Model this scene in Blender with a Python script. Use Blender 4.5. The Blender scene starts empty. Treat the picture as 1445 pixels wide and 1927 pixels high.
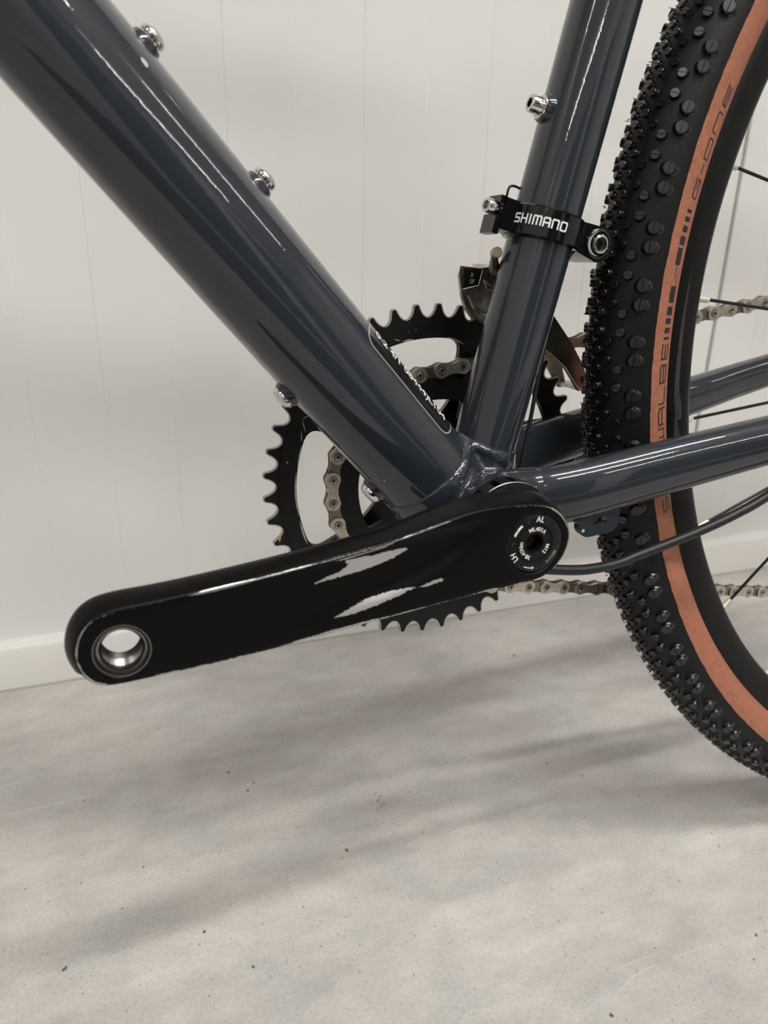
import bpy, bmesh, math, random
from mathutils import Vector, Matrix
from mathutils.geometry import tessellate_polygon
random.seed(7)
scene = bpy.context.scene
C = scene.collection
R = math.radians
PI = math.pi

# ------------------------------------------------------------------ camera
FLOOR = -0.27695                      # floor level seen from the crank axle; world floor is z = 0
cam_d = bpy.data.cameras.new('camera')
cam_d.sensor_fit = 'HORIZONTAL'; cam_d.sensor_width = 36.0
cam_d.lens = 1472.9 / 1445 * 36.0
cam_d.clip_start = 0.01
cam = bpy.data.objects.new('camera', cam_d); C.objects.link(cam)
YAW, PITCH, ROLL = 0.3582, 0.3813, 0.0216
CAM = Vector((-0.17112, -0.33434, 0.14303 - FLOOR))
fwd = Vector((math.sin(YAW)*math.cos(PITCH), math.cos(YAW)*math.cos(PITCH), -math.sin(PITCH)))
rt = Vector((math.cos(YAW), -math.sin(YAW), 0)); up0 = rt.cross(fwd)
right = rt*math.cos(ROLL) + up0*math.sin(ROLL); upv = -rt*math.sin(ROLL) + up0*math.cos(ROLL)
cam.matrix_world = Matrix(((right.x, upv.x, -fwd.x, CAM.x), (right.y, upv.y, -fwd.y, CAM.y),
                           (right.z, upv.z, -fwd.z, CAM.z), (0, 0, 0, 1)))
scene.camera = cam
cam_d.dof.use_dof = True
cam_d.dof.focus_distance = 0.40
cam_d.dof.aperture_fstop = 14

# ------------------------------------------------------------------ exposure, world, lights
scene.view_settings.view_transform = 'Standard'
scene.view_settings.look = 'None'
scene.view_settings.gamma = 1.0
scene.view_settings.exposure = -0.64
scene.view_settings.use_curve_mapping = False
world = bpy.data.worlds.new('world'); scene.world = world; world.use_nodes = True
world.node_tree.nodes['Background'].inputs[0].default_value = (1.0, 0.97, 0.92, 1)
world.node_tree.nodes['Background'].inputs[1].default_value = 0.02
CEIL = 2.70
def tube_and_fill_light(x, y, power, length=1.45, width=0.07):
    l = bpy.data.lights.new('tube_and_fill_lamp', 'AREA'); l.shape = 'RECTANGLE'
    l.size = length; l.size_y = width; l.energy = power; l.color = (1.0, 0.972, 0.945)
    o = bpy.data.objects.new('tube_and_fill_lamp', l); C.objects.link(o)
    o.location = (x, y, CEIL - 0.10)
    u = bpy.data.lights.new('tube_and_fill_upward', 'AREA'); u.shape = 'RECTANGLE'; u.size = length; u.size_y = width; u.energy = power*0.5; u.color = l.color
    o2 = bpy.data.objects.new('tube_and_fill_upward', u); C.objects.link(o2); o2.location = (x, y, CEIL - 0.09); o2.rotation_euler = (PI, 0, 0)
LAMPS = [(0.55, -1.05, 60), (0.55, -2.05, 40), (-2.0, -1.20, 14), (2.6, -1.3, 12), (-1.6, -3.5, 26), (1.9, -3.5, 26)]  # first two follow the floor shadows; the rest are added fill
for a in LAMPS: tube_and_fill_light(*a)

# ------------------------------------------------------------------ materials
def nt(m):
    m.use_nodes = True
    return m.node_tree.nodes, m.node_tree.links, m.node_tree.nodes['Principled BSDF']
def mat(name, col, rough=0.5, metal=0.0, coat=0.0, coat_rough=0.03, bump=None, spec=0.5, mottle=None):
    """bump=(noise scale, strength, distance); mottle=(scale, second colour, amount)"""
    m = bpy.data.materials.new(name); N, Lk, P = nt(m)
    P.inputs['Base Color'].default_value = (*col, 1); P.inputs['Roughness'].default_value = rough
    P.inputs['Metallic'].default_value = metal; P.inputs['Coat Weight'].default_value = coat
    P.inputs['Coat Roughness'].default_value = coat_rough; P.inputs['Specular IOR Level'].default_value = spec
    tc = N.new('ShaderNodeTexCoord')
    if bump:
        n = N.new('ShaderNodeTexNoise'); n.inputs['Scale'].default_value = bump[0]; n.inputs['Detail'].default_value = 3
        b = N.new('ShaderNodeBump'); b.inputs['Strength'].default_value = bump[1]; b.inputs['Distance'].default_value = bump[2]
        Lk.new(tc.outputs['Object'], n.inputs['Vector']); Lk.new(n.outputs['Fac'], b.inputs['Height']); Lk.new(b.outputs['Normal'], P.inputs['Normal'])
        if coat: Lk.new(b.outputs['Normal'], P.inputs['Coat Normal'])
    if mottle:
        n = N.new('ShaderNodeTexNoise'); n.inputs['Scale'].default_value = mottle[0]; n.inputs['Detail'].default_value = 5
        r = N.new('ShaderNodeValToRGB'); r.color_ramp.elements[0].position = 0.5 - mottle[2]; r.color_ramp.elements[1].position = 0.5 + mottle[2]
        r.color_ramp.elements[0].color = (*col, 1); r.color_ramp.elements[1].color = (*mottle[1], 1)
        Lk.new(tc.outputs['Object'], n.inputs['Vector']); Lk.new(n.outputs['Fac'], r.inputs['Fac']); Lk.new(r.outputs['Color'], P.inputs['Base Color'])
    return m
M = {}
M['paint'] = mat('slate_blue_paint', (0.0185, 0.0235, 0.031), 0.35, 0.0, 1.0, 0.015, (260, 0.03, 0.001), spec=0.1)
M['black'] = mat('black_anodised', (0.003, 0.003, 0.003), 0.38, 0.0, 0.0, 0.25, (900, 0.05, 0.0005), spec=0.3)
M['black_gloss'] = mat('black_gloss', (0.003, 0.003, 0.0035), 0.12, spec=0.45)
M['ring'] = mat('chainring_black', (0.0028, 0.0028, 0.0028), 0.4, 0.0, 0.0, 0.2, (700, 0.08, 0.0004), spec=0.3, mottle=(160, (0.007, 0.007, 0.007), 0.2))
M['ring_edge'] = mat('chainring_edge', (0.34, 0.33, 0.31), 0.26, 1.0)
M['thread'] = mat('threaded_steel', (0.26, 0.25, 0.24), 0.24, 1.0)
M['dark_edge'] = mat('dark_machined_edge', (0.16, 0.155, 0.15), 0.3, 1.0)
M['chrome'] = mat('chrome', (0.62, 0.61, 0.59), 0.12, 1.0)
M['steel'] = mat('bare_steel', (0.55, 0.53, 0.50), 0.28, 1.0, bump=(1500, 0.1, 0.0003))
M['chain'] = mat('chain_nickel', (0.74, 0.69, 0.59), 0.38, 1.0, mottle=(350, (0.46, 0.41, 0.34), 0.25))
M['chain_dark'] = mat('chain_inner_steel', (0.17, 0.155, 0.135), 0.36, 1.0, mottle=(350, (0.33, 0.29, 0.24), 0.3))
M['rivet'] = mat('rivet_dark', (0.10, 0.09, 0.075), 0.4, 1.0)
M['bare'] = mat('worn_bare_alloy', (0.52, 0.51, 0.495), 0.42, 0.75, bump=(1400, 0.12, 0.0003))
M['cage'] = mat('derailleur_steel', (0.66, 0.63, 0.57), 0.27, 1.0, mottle=(90, (0.36, 0.32, 0.26), 0.2), bump=(120, 0.3, 0.0014))
M['rubber'] = mat('tyre_rubber', (0.0036, 0.0036, 0.0038), 0.48, 0.0, 0.0, bump=(1600, 0.35, 0.0004), spec=0.24)
M['knob'] = mat('knob_rubber', (0.0042, 0.0042, 0.0044), 0.25, 0.0, bump=(900, 0.1, 0.0003), spec=0.55)
M['tan'] = mat('terracotta_sidewall', (0.36, 0.145, 0.088), 0.62, 0.0, bump=(1500, 0.45, 0.0004), mottle=(420, (0.28, 0.105, 0.062), 0.2), spec=0.3)
M['rim'] = mat('rim_black', (0.004, 0.004, 0.0038), 0.4, 0.0, 0.0, 0.2, (1200, 0.05, 0.0003), spec=0.2)
M['rim_decal'] = mat('rim_decal_grey', (0.030, 0.030, 0.031), 0.3)
M['hose'] = mat('hose_black', (0.012, 0.012, 0.014), 0.42, 0.0, spec=0.35)
M['spoke'] = mat('spoke_black', (0.012, 0.014, 0.015), 0.3, 0.5)
M['nipple'] = mat('nipple_alloy', (0.72, 0.68, 0.58), 0.35, 0.7)
M['white'] = mat('white_print', (0.78, 0.78, 0.76), 0.5)
M['grey_print'] = mat('grey_print', (0.28, 0.28, 0.27), 0.5)
M['ink'] = mat('dark_ink', (0.008, 0.007, 0.008), 0.5)
M['sticker'] = mat('black_sticker', (0.007, 0.007, 0.007), 0.25, 0, 0.6, 0.05)
M['film'] = mat('sticker_edge_film', (0.42, 0.43, 0.42), 0.35)
M['brass'] = mat('aged_steel_link', (0.42, 0.36, 0.27), 0.33, 1.0)
M['wall'] = mat('white_panel_lacquer', (0.76, 0.753, 0.732), 0.42, 0.0, bump=(900, 0.04, 0.0004), mottle=(3, (0.74, 0.733, 0.712), 0.3))
M['plinth'] = mat('white_plinth', (0.76, 0.75, 0.72), 0.45, 0.0, bump=(300, 0.05, 0.0005))
M['room'] = mat('room_paint', (0.68, 0.67, 0.645), 0.6)
M['mat'] = mat('added_mat_black', (0.012, 0.012, 0.012), 0.7)  # for the added slab that darkens reflections
M['added_dark_panel'] = mat('added_panel_grey', (0.035, 0.037, 0.04), 0.5)  # for the added panels that darken reflections
M['ceiling'] = mat('ceiling_paint', (0.70, 0.69, 0.67), 0.8)
M['seal'] = mat('grey_joint_seal', (0.42, 0.42, 0.39), 0.7)
M['stain'] = mat('grey_scuff', (0.22, 0.21, 0.20), 0.6, mottle=(900, (0.40, 0.385, 0.365), 0.25))
M['pit'] = mat('dark_pit', (0.12, 0.11, 0.095), 0.7)
M['rust_speck'] = mat('rust_speck', (0.30, 0.16, 0.06), 0.7)
M['pale_scratch'] = mat('pale_scratch', (0.56, 0.55, 0.525), 0.6)
M['chip'] = mat('paint_chip_primer', (0.45, 0.46, 0.45), 0.5)
M['yellow'] = mat('yellow_mark', (0.55, 0.40, 0.03), 0.6)

def concrete():
    m = bpy.data.materials.new('smooth_concrete'); N, Lk, P = nt(m)
    tc = N.new('ShaderNodeTexCoord')
    def noise(s, d=4, sc=None, rough=0.55):
        n = N.new('ShaderNodeTexNoise'); n.inputs['Scale'].default_value = s; n.inputs['Detail'].default_value = d; n.inputs['Roughness'].default_value = rough
        if sc:
            mp = N.new('ShaderNodeMapping'); mp.inputs['Scale'].default_value = sc; Lk.new(tc.outputs['Object'], mp.inputs['Vector']); Lk.new(mp.outputs['Vector'], n.inputs['Vector'])
        else: Lk.new(tc.outputs['Object'], n.inputs['Vector'])
        return n
    def ramp(src, p0, c0, p1, c1):
        r = N.new('ShaderNodeValToRGB'); r.color_ramp.elements[0].position = p0; r.color_ramp.elements[1].position = p1
        r.color_ramp.elements[0].color = (*c0, 1); r.color_ramp.elements[1].color = (*c1, 1); Lk.new(src, r.inputs['Fac']); return r
    def mix(a, b, fac, mode='MIX'):
        x = N.new('ShaderNodeMix'); x.data_type = 'RGBA'; x.blend_type = mode
        Lk.new(a, x.inputs['A']); Lk.new(b, x.inputs['B'])
        if isinstance(fac, float): x.inputs['Factor'].default_value = fac
        else: Lk.new(fac, x.inputs['Factor'])
        return x.outputs['Result']
    base = ramp(noise(7, 6, (1, 1.6, 1)).outputs['Fac'], 0.34, (0.41, 0.398, 0.38), 0.66, (0.555, 0.535, 0.513))
    streak = ramp(noise(5, 5, (0.7, 9, 1)).outputs['Fac'], 0.36, (0.86, 0.86, 0.85), 0.64, (1.06, 1.06, 1.06))
    grain = ramp(noise(420, 4, None, 0.7).outputs['Fac'], 0.32, (0.84, 0.84, 0.835), 0.68, (1.09, 1.09, 1.09))
    c = mix(base.outputs['Color'], streak.outputs['Color'], 0.45, 'MULTIPLY')
    hue = ramp(noise(13, 4, (1, 1.5, 1)).outputs['Fac'], 0.38, (0.985, 1.0, 0.992), 0.62, (1.015, 0.995, 0.985))
    c = mix(c, hue.outputs['Color'], 1.0, 'MULTIPLY')
    cloud = ramp(noise(34, 5, (1, 1.7, 1), 0.62).outputs['Fac'], 0.34, (0.90, 0.90, 0.895), 0.64, (1.05, 1.05, 1.05))
    c = mix(c, cloud.outputs['Color'], 1.0, 'MULTIPLY')
    c = mix(c, grain.outputs['Color'], 0.8, 'MULTIPLY')
    # scattered dark pits of several sizes
    for sc, thr, amt in ((90, 0.06, 0.85), (210, 0.095, 0.7), (36, 0.026, 0.9), (420, 0.13, 0.5)):
        v = N.new('ShaderNodeTexVoronoi'); v.inputs['Scale'].default_value = sc; v.inputs['Randomness'].default_value = 1.0
        wv = N.new('ShaderNodeMix'); wv.data_type = 'RGBA'; wv.inputs['Factor'].default_value = 0.004
        nn = noise(300, 2); Lk.new(tc.outputs['Object'], wv.inputs['A']); Lk.new(nn.outputs['Color'], wv.inputs['B'])
        Lk.new(wv.outputs['Result'], v.inputs['Vector'])
        r = ramp(v.outputs['Distance'], thr*0.6, (1, 1, 1), thr*1.5, (0, 0, 0))
        sel = N.new('ShaderNodeSeparateColor'); Lk.new(v.outputs['Color'], sel.inputs['Color'])
        gt = N.new('ShaderNodeMath'); gt.operation = 'GREATER_THAN'; gt.inputs[1].default_value = 0.55; Lk.new(sel.outputs[0], gt.inputs[0])
        mu = N.new('ShaderNodeMath'); mu.operation = 'MULTIPLY'; Lk.new(r.outputs['Color'], mu.inputs[0]); Lk.new(gt.outputs[0], mu.inputs[1])
        m2 = N.new('ShaderNodeMath'); m2.operation = 'MULTIPLY'; m2.inputs[1].default_value = amt; Lk.new(mu.outputs[0], m2.inputs[0])
        dk = N.new('ShaderNodeRGB'); dk.outputs[0].default_value = (0.13, 0.12, 0.105, 1)
        c = mix(c, dk.outputs[0], m2.outputs[0])
    # long fine pale scratches
    sn = noise(3.0, 3, (1, 60, 1)); sr = ramp(sn.outputs['Fac'], 0.70, (0, 0, 0), 0.735, (0.45, 0.45, 0.45))
    lt = N.new('ShaderNodeRGB'); lt.outputs[0].default_value = (0.66, 0.65, 0.62, 1)
    c = mix(c, lt.outputs[0], sr.outputs['Color'])
    Lk.new(c, P.inputs['Base Color'])
    rr = ramp(noise(11, 4).outputs['Fac'], 0.3, (0.42,)*3, 0.7, (0.56,)*3); Lk.new(rr.outputs['Color'], P.inputs['Roughness'])
    b = N.new('ShaderNodeBump'); b.inputs['Strength'].default_value = 0.12; b.inputs['Distance'].default_value = 0.001
    Lk.new(noise(260, 5, None, 0.7).outputs['Fac'], b.inputs['Height']); Lk.new(b.outputs['Normal'], P.inputs['Normal'])
    return m
M['concrete'] = concrete()

def crank_mat():
    m = bpy.data.materials.new('worn_black_crank'); N, Lk, P = nt(m)
    tc = N.new('ShaderNodeTexCoord')
    at = N.new('ShaderNodeAttribute'); at.attribute_name = 'edge_wear'
    n1 = N.new('ShaderNodeTexNoise'); n1.inputs['Scale'].default_value = 55; n1.inputs['Detail'].default_value = 3
    n2 = N.new('ShaderNodeTexNoise'); n2.inputs['Scale'].default_value = 800; n2.inputs['Detail'].default_value = 6; n2.inputs['Roughness'].default_value = 0.7
    for n in (n1, n2): Lk.new(tc.outputs['Object'], n.inputs['Vector'])
    a = N.new('ShaderNodeMath'); a.operation = 'MULTIPLY_ADD'; a.inputs[1].default_value = 0.75; Lk.new(n2.outputs['Fac'], a.inputs[0])
    s = N.new('ShaderNodeMath'); s.operation = 'MULTIPLY'; s.inputs[1].default_value = 0.9; Lk.new(n1.outputs['Fac'], s.inputs[0]); Lk.new(s.outputs[0], a.inputs[2])
    t = N.new('ShaderNodeMath'); t.operation = 'MULTIPLY'; Lk.new(a.outputs[0], t.inputs[0]); Lk.new(at.outputs['Fac'], t.inputs[1])
    r = N.new('ShaderNodeValToRGB'); r.color_ramp.elements[0].position = 0.60; r.color_ramp.elements[1].position = 0.66
    Lk.new(t.outputs[0], r.inputs['Fac'])
    mx = N.new('ShaderNodeMix'); mx.data_type = 'RGBA'; mx.inputs['A'].default_value = (0.0028, 0.0027, 0.0026, 1); mx.inputs['B'].default_value = (0.52, 0.51, 0.49, 1)
    Lk.new(r.outputs['Color'], mx.inputs['Factor']); Lk.new(mx.outputs['Result'], P.inputs['Base Color'])
    Lk.new(r.outputs['Color'], P.inputs['Metallic'])
    P.inputs['Roughness'].default_value = 0.36; P.inputs['Specular IOR Level'].default_value = 0.12
    b = N.new('ShaderNodeBump'); b.inputs['Strength'].default_value = 0.06; b.inputs['Distance'].default_value = 0.0005
    Lk.new(n2.outputs['Fac'], b.inputs['Height']); Lk.new(b.outputs['Normal'], P.inputs['Normal'])
    return m
M['crank'] = crank_mat()

# ------------------------------------------------------------------ mesh helpers
V = Vector
def frame_of(n, hint=None):
    n = n.normalized(); h = hint or (V((0, 1, 0)) if abs(n.y) < 0.9 else V((1, 0, 0)))
    a = (h - n*h.dot(n)).normalized(); return a, n.cross(a), n
class MB:
    def __init__(s): s.v = []; s.f = []; s.mi = []; s.m = 0
    def add(s, vs, fs):
        o = len(s.v); s.v += [tuple(p) for p in vs]; s.f += [tuple(i+o for i in f) for f in fs]; s.mi += [s.m]*len(fs)
        return s
    def loft(s, rings, closed=True, caps=(False, False)):
        n = len(rings[0]); o = len(s.v)
        for r in rings: s.v += [tuple(p) for p in r]
        k = n if closed else n-1
        for i in range(len(rings)-1):
            for j in range(k):
                a = o+i*n+j; b = o+i*n+(j+1) % n
                s.f.append((a, b, b+n, a+n)); s.mi.append(s.m)
        if caps[0]: s.f.append(tuple(o+j for j in reversed(range(n)))); s.mi.append(s.m)
        if caps[1]: s.f.append(tuple(o+(len(rings)-1)*n+j for j in range(n))); s.mi.append(s.m)
        return s
    def tube(s, path, rad, seg=16, caps=True, hint=None, ell=None):
        path = [V(p) for p in path]; rings = []
        for i, p in enumerate(path):
            d = path[min(i+1, len(path)-1)] - path[max(i-1, 0)]
            a, b, _ = frame_of(d, hint); r = rad[i] if isinstance(rad, (list, tuple)) else rad
            ra, rb = (r, r) if ell is None else ell[i]
            rings.append([p + a*ra*math.cos(2*PI*k/seg) + b*rb*math.sin(2*PI*k/seg) for k in range(seg)])
        return s.loft(rings, True, (caps, caps))
    def lathe(s, org, axis, prof, seg=32, closed=False, caps=(False, False)):
        """prof: list of (radius, distance along axis)"""
        org = V(org); a, b, n = frame_of(V(axis)); rings = []
        for r, h in prof: rings.append([org + n*h + a*r*math.cos(2*PI*k/seg) + b*r*math.sin(2*PI*k/seg) for k in range(seg)])
        if closed: rings.append(rings[0])
        return s.loft(rings, True, caps)
    def prism(s, loops, org, ex, ey, t, side=None, bev=0.0):
        """flat plate: loops of 2-D points (first outer, rest holes), extruded t along ex x ey"""
        org = V(org); ex = V(ex); ey = V(ey); n = ex.cross(ey)
        L3 = [[V((x, y, 0)) for x, y in l] for l in loops]
        tris = tessellate_polygon(L3); flat = [p for l in L3 for p in l]
        P = lambda p, h: org + ex*p.x + ey*p.y + n*h
        s.add([P(p, t) for p in flat], [tuple(x) for x in tris]); s.add([P(p, 0) for p in flat], [tuple(reversed(x)) for x in tris])
        keep = s.m
        if side is not None: s.m = side
        for l in L3: s.loft([[P(p, 0) for p in l], [P(p, t) for p in l]], True)
        s.m = keep
        return s
    def box(s, c, ex, ey, ez):
        c = V(c); ex, ey, ez = V(ex), V(ey), V(ez)
        vs = [c+ex*i+ey*j+ez*k for i in (-1, 1) for j in (-1, 1) for k in (-1, 1)]
        return s.add(vs, [(0, 1, 3, 2), (4, 6, 7, 5), (0, 4, 5, 1), (2, 3, 7, 6), (0, 2, 6, 4), (1, 5, 7, 3)])
    def mesh(s, name, mats, sharp=35, fix=True):
        me = bpy.data.meshes.new(name); me.from_pydata(s.v, [], s.f)
        for m in (mats if isinstance(mats, (list, tuple)) else [mats]): me.materials.append(m)
        me.polygons.foreach_set('material_index', s.mi)
        if fix:
            bm = bmesh.new(); bm.from_mesh(me); bmesh.ops.remove_doubles(bm, verts=bm.verts, dist=1e-6)
            bmesh.ops.recalc_face_normals(bm, faces=bm.faces); bm.to_mesh(me); bm.free()
        me.polygons.foreach_set('use_smooth', [True]*len(me.polygons))
        me.set_sharp_from_angle(angle=R(sharp)); me.update()
        return me
def link(name, me, parent=None, loc=None):
    o = bpy.data.objects.new(name, me); C.objects.link(o)
    if parent is not None: o.parent = parent
    if loc is not None: o.location = loc
    return o
def tag(o, label=None, cat=None, kind=None):
    if label: o['label'] = label
    if cat: o['category'] = cat
    if kind: o['kind'] = kind
    return o
def circ(r, n=32, c=(0, 0), a0=0): return [(c[0]+r*math.cos(a0+2*PI*k/n), c[1]+r*math.sin(a0+2*PI*k/n)) for k in range(n)]
def smooth_path(pts, n=8):
    """Catmull-Rom through the points"""
    P = [V(p) for p in pts]; P = [P[0]*2-P[1]] + P + [P[-1]*2-P[-2]]; out = []
    for i in range(1, len(P)-2):
        for k in range(n):
            t = k/n; a, b, c, d = P[i-1], P[i], P[i+1], P[i+2]
            out.append(0.5*((2*b) + (c-a)*t + (2*a-5*b+4*c-d)*t*t + (3*b-a-3*c+d)*t**3))
    out.append(P[-2]); return out
def closed_curve(pts, n):
    """closed Catmull-Rom through 2-D points"""
    k = len(pts); out = []
    for i in range(k):
        a, b, c, d = (V(pts[(i+j-1) % k]) for j in range(4))
        for q in range(n):
            t = q/n; out.append(0.5*((2*b) + (c-a)*t + (2*a-5*b+4*c-d)*t*t + (3*b-a-3*c+d)*t**3))
    return out
def resample(pts, n):
    """closed loop resampled to n points of equal spacing"""
    L = [0.0]
    for i in range(len(pts)): L.append(L[-1] + (pts[(i+1) % len(pts)]-pts[i]).length)
    out = []; j = 0
    for k in range(n):
        s = L[-1]*k/n
        while L[j+1] < s: j += 1
        t = (s-L[j])/max(L[j+1]-L[j], 1e-12); out.append(pts[j].lerp(pts[(j+1) % len(pts)], t))
    return out
def sstep(a, b, x):
    t = max(0.0, min(1.0, (x-a)/(b-a))); return t*t*(3-2*t)
def text_mesh(name, txt, m, fmap, size=1.0, bold=0.0, spacing=1.0):
    cu = bpy.data.curves.new(name, 'FONT'); cu.body = txt; cu.size = size; cu.offset = bold; cu.align_x = 'CENTER'; cu.align_y = 'CENTER'; cu.space_character = spacing
    cu.resolution_u = 4
    o = bpy.data.objects.new(name, cu); C.objects.link(o)
    dg = bpy.context.evaluated_depsgraph_get(); dg.update()
    me = bpy.data.meshes.new_from_object(o.evaluated_get(dg)); bpy.data.objects.remove(o); bpy.data.curves.remove(cu)
    bm = bmesh.new(); bm.from_mesh(me); bmesh.ops.triangulate(bm, faces=bm.faces)
    for v in bm.verts: v.co = V(fmap(v.co.x, v.co.y))
    bm.to_mesh(me); bm.free(); me.materials.clear(); me.materials.append(m); me.name = name
    return me
GL = {  # squarish stroke letters in a 1 x 1 box
 'S': [[(1, 1), (.12, 1), (0, .9), (0, .6), (.12, .5), (.88, .5), (1, .4), (1, .1), (.88, 0), (0, 0)]],
 'C': [[(1, 1), (.12, 1), (0, .88), (0, .12), (.12, 0), (1, 0)]],
 'H': [[(0, 1), (0, 0)], [(1, 1), (1, 0)], [(0, .5), (1, .5)]],
 'W': [[(0, 1), (0, .12), (.12, 0), (.88, 0), (1, .12), (1, 1)], [(.5, .85), (.5, 0)]],
 'A': [[(0, 0), (0, .85), (.15, 1), (.85, 1), (1, .85), (1, 0)], [(0, .42), (1, .42)]],
 'L': [[(0, 1), (0, 0), (1, 0)]],
 'B': [[(0, .5), (.9, .5), (1, .6), (1, .9), (.9, 1), (0, 1), (0, 0), (.9, 0), (1, .1), (1, .4), (.9, .5)]],
 'E': [[(1, 1), (0, 1), (0, 0), (1, 0)], [(0, .5), (.95, .5)]],
 'I': [[(.5, 1), (.5, 0)]],
 'M': [[(0, 0), (0, .88), (.12, 1), (.88, 1), (1, .88), (1, 0)], [(.5, 1), (.5, 0)]],
 'N': [[(0, 0), (0, .88), (.12, 1), (.88, 1), (1, .88), (1, 0)]],
 'O': [[(.12, 0), (0, .12), (0, .88), (.12, 1), (.88, 1), (1, .88), (1, .12), (.88, 0), (.12, 0)]],
 'G': [[(1, 1), (.12, 1), (0, .88), (0, .12), (.12, 0), (1, 0), (1, .5), (.55, .5)]],
 '-': [[(.15, .5), (.85, .5)]],
}
def strokes(mb, paths, fmap, t):
    """ribbons of width t along 2-D polylines, each piece subdivided, mapped by fmap(x, y)"""
    for pl in paths:
        pl = [V(p) for p in pl]; prev = None
        for i in range(len(pl)-1):
            a, b = pl[i], pl[i+1]; d = (b-a); ln = d.length
            if ln < 1e-9: continue
            d = d/ln; n = V((-d.y, d.x))*t/2; a2 = a - d*t*0.5; b2 = b + d*t*0.5; q = max(1, int(ln/(t*2.5)))
            A = [a2.lerp(b2, k/q) for k in range(q+1)]
            vs = [fmap(*(p+n)) for p in A] + [fmap(*(p-n)) for p in A]
            mb.add(vs, [(k, k+1, k+q+2, k+q+1) for k in range(q)])

# ------------------------------------------------------------------ the setting
WY = 0.33656; WYAW = -0.0104         # plinth face distance and the wall's slight turn
X0, X1, YB = -2.6, 3.6, -4.4
def structure(name, mb, m, parent=None): return tag(link(name, mb.mesh(name, m), parent), kind='structure' if parent is None else None)
fl = MB(); fl.add([(X0, YB, 0), (X1, YB, 0), (X1, WY+0.12, 0), (X0, WY+0.12, 0)], [(0, 1, 2, 3)])
fl.add([(X0, YB, -0.1), (X1, YB, -0.1), (X1, WY+0.12, -0.1), (X0, WY+0.12, -0.1)], [(3, 2, 1, 0)])
floor = structure('floor', fl, M['concrete'])
def floor_mark(name, x, y, r, m, stretch=1.0):
    n = 12; pts = []
    for k in range(n): q = r*random.uniform(0.55, 1.25); pts.append((x+q*stretch*math.cos(2*PI*k/n), y+q*math.sin(2*PI*k/n), 0.00012))
    mb = MB(); mb.add([(x, y, 0.00014)]+pts, [(0, k+1, (k+1) % n+1) for k in range(n)]); link(name, mb.mesh(name, m), floor)
for x, y, r in ((-0.0078, 0.1079, .0013), (-0.0045, 0.105, .0014), (-0.0083, 0.1003, .0019), (-0.0049, 0.0968, .0016), (-0.0109, 0.0919, .0013), (-0.0074, 0.0947, .0017), (-0.0069, 0.1022, .0012)): floor_mark('stain', x, y, r, M['stain'])
for x, y, r in ((-0.1466, 0.0294, .0013), (-0.2269, 0.0305, .0018), (-0.0448, 0.0627, .0014), (-0.1085, 0.1676, .0017), (0.1344, 0.0966, .0012), (0.1536, 0.0749, .0011), (0.1885, 0.2473, .0018), (-0.123, -0.0042, .0011), (-0.092, 0.15, .0010), (-0.098, 0.143, .0012), (-0.178, 0.093, .0009)): floor_mark('stain', x, y, r, M['pit'])
floor_mark('stain', 0.1753, -0.0849, 0.0014, M['rust_speck']); floor_mark('stain', 0.0588, -0.0988, 0.0016, M['pit'], 0.7)
def scratch(pts, w):
    P = smooth_path([(x, y, 0.0001) for x, y in pts], 6); rr = []
    for i, p in enumerate(P):
        d = (P[min(i+1, len(P)-1)]-P[max(i-1, 0)]).normalized(); n = V((-d.y, d.x, 0)); ww = w*random.uniform(0.3, 1.0)
        rr.append([p+n*ww, p-n*ww])
    link('scratch', MB().loft(rr, False).mesh('scratch', M['pale_scratch']), floor)
scratch([(-0.1569, 0.1898), (-0.1519, 0.2118), (-0.1435, 0.2268), (-0.133, 0.2345), (-0.1244, 0.2331)], 0.0003)
scratch([(-0.150, 0.1925), (-0.1455, 0.2118), (-0.138, 0.225), (-0.129, 0.231)], 0.00025)
scratch([(-0.2743, 0.2063), (-0.2523, 0.2112), (-0.2294, 0.2163), (-0.2136, 0.2176)], 0.0004)
scratch([(0.1144, -0.0811), (0.1287, -0.0804), (0.1441, -0.0812), (0.1656, -0.0823)], 0.0003)
scratch([(0.0717, -0.0878), (0.0791, -0.0852), (0.0888, -0.0821), (0.103, -0.0809)], 0.0004)
scratch([(-0.2248, 0.1027), (-0.2115, 0.1014), (-0.1911, 0.103)], 0.0003)
structure('ceiling', MB().box(((X0+X1)/2, (YB+WY)/2, CEIL+0.05), ((X1-X0)/2, 0, 0), (0, (WY+0.2-YB)/2, 0), (0, 0, 0.05)), M['ceiling'])
structure('wall_left', MB().box((X0-0.05, (YB+WY)/2, CEIL/2), (0.05, 0, 0), (0, (WY+0.2-YB)/2, 0), (0, 0, CEIL/2)), M['room'])
structure('wall_right', MB().box((X1+0.05, (YB+WY)/2, CEIL/2), (0.05, 0, 0), (0, (WY+0.2-YB)/2, 0), (0, 0, CEIL/2)), M['room'])
structure('wall_front', MB().box(((X0+X1)/2, YB-0.05, CEIL/2), ((X1-X0)/2, 0, 0), (0, 0.05, 0), (0, 0, CEIL/2)), M['room'])
for k, (xa, xb) in enumerate(((-1.0, 1.2), (1.9, 3.2))):  # unseen dark panels added to put dark bands into the tube reflections
    structure('added_dark_panel_%d' % (k+1), MB().box(((xa+xb)/2, YB+0.02, 1.05), ((xb-xa)/2, 0, 0), (0, 0.02, 0), (0, 0, 1.05)), M['added_dark_panel'])
structure('added_mat_1', MB().box((0.1, -1.65, 0.004), (1.3, 0, 0), (0, 0.85, 0), (0, 0, 0.004)), M['mat'])  # unseen black slab added to darken what crank and tubes reflect
wall = structure('wall_back', MB().box(((X0+X1)/2, 0.05, CEIL/2), ((X1-X0)/2, 0, 0), (0, 0.03, 0), (0, 0, CEIL/2)), M['seal'])
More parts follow.
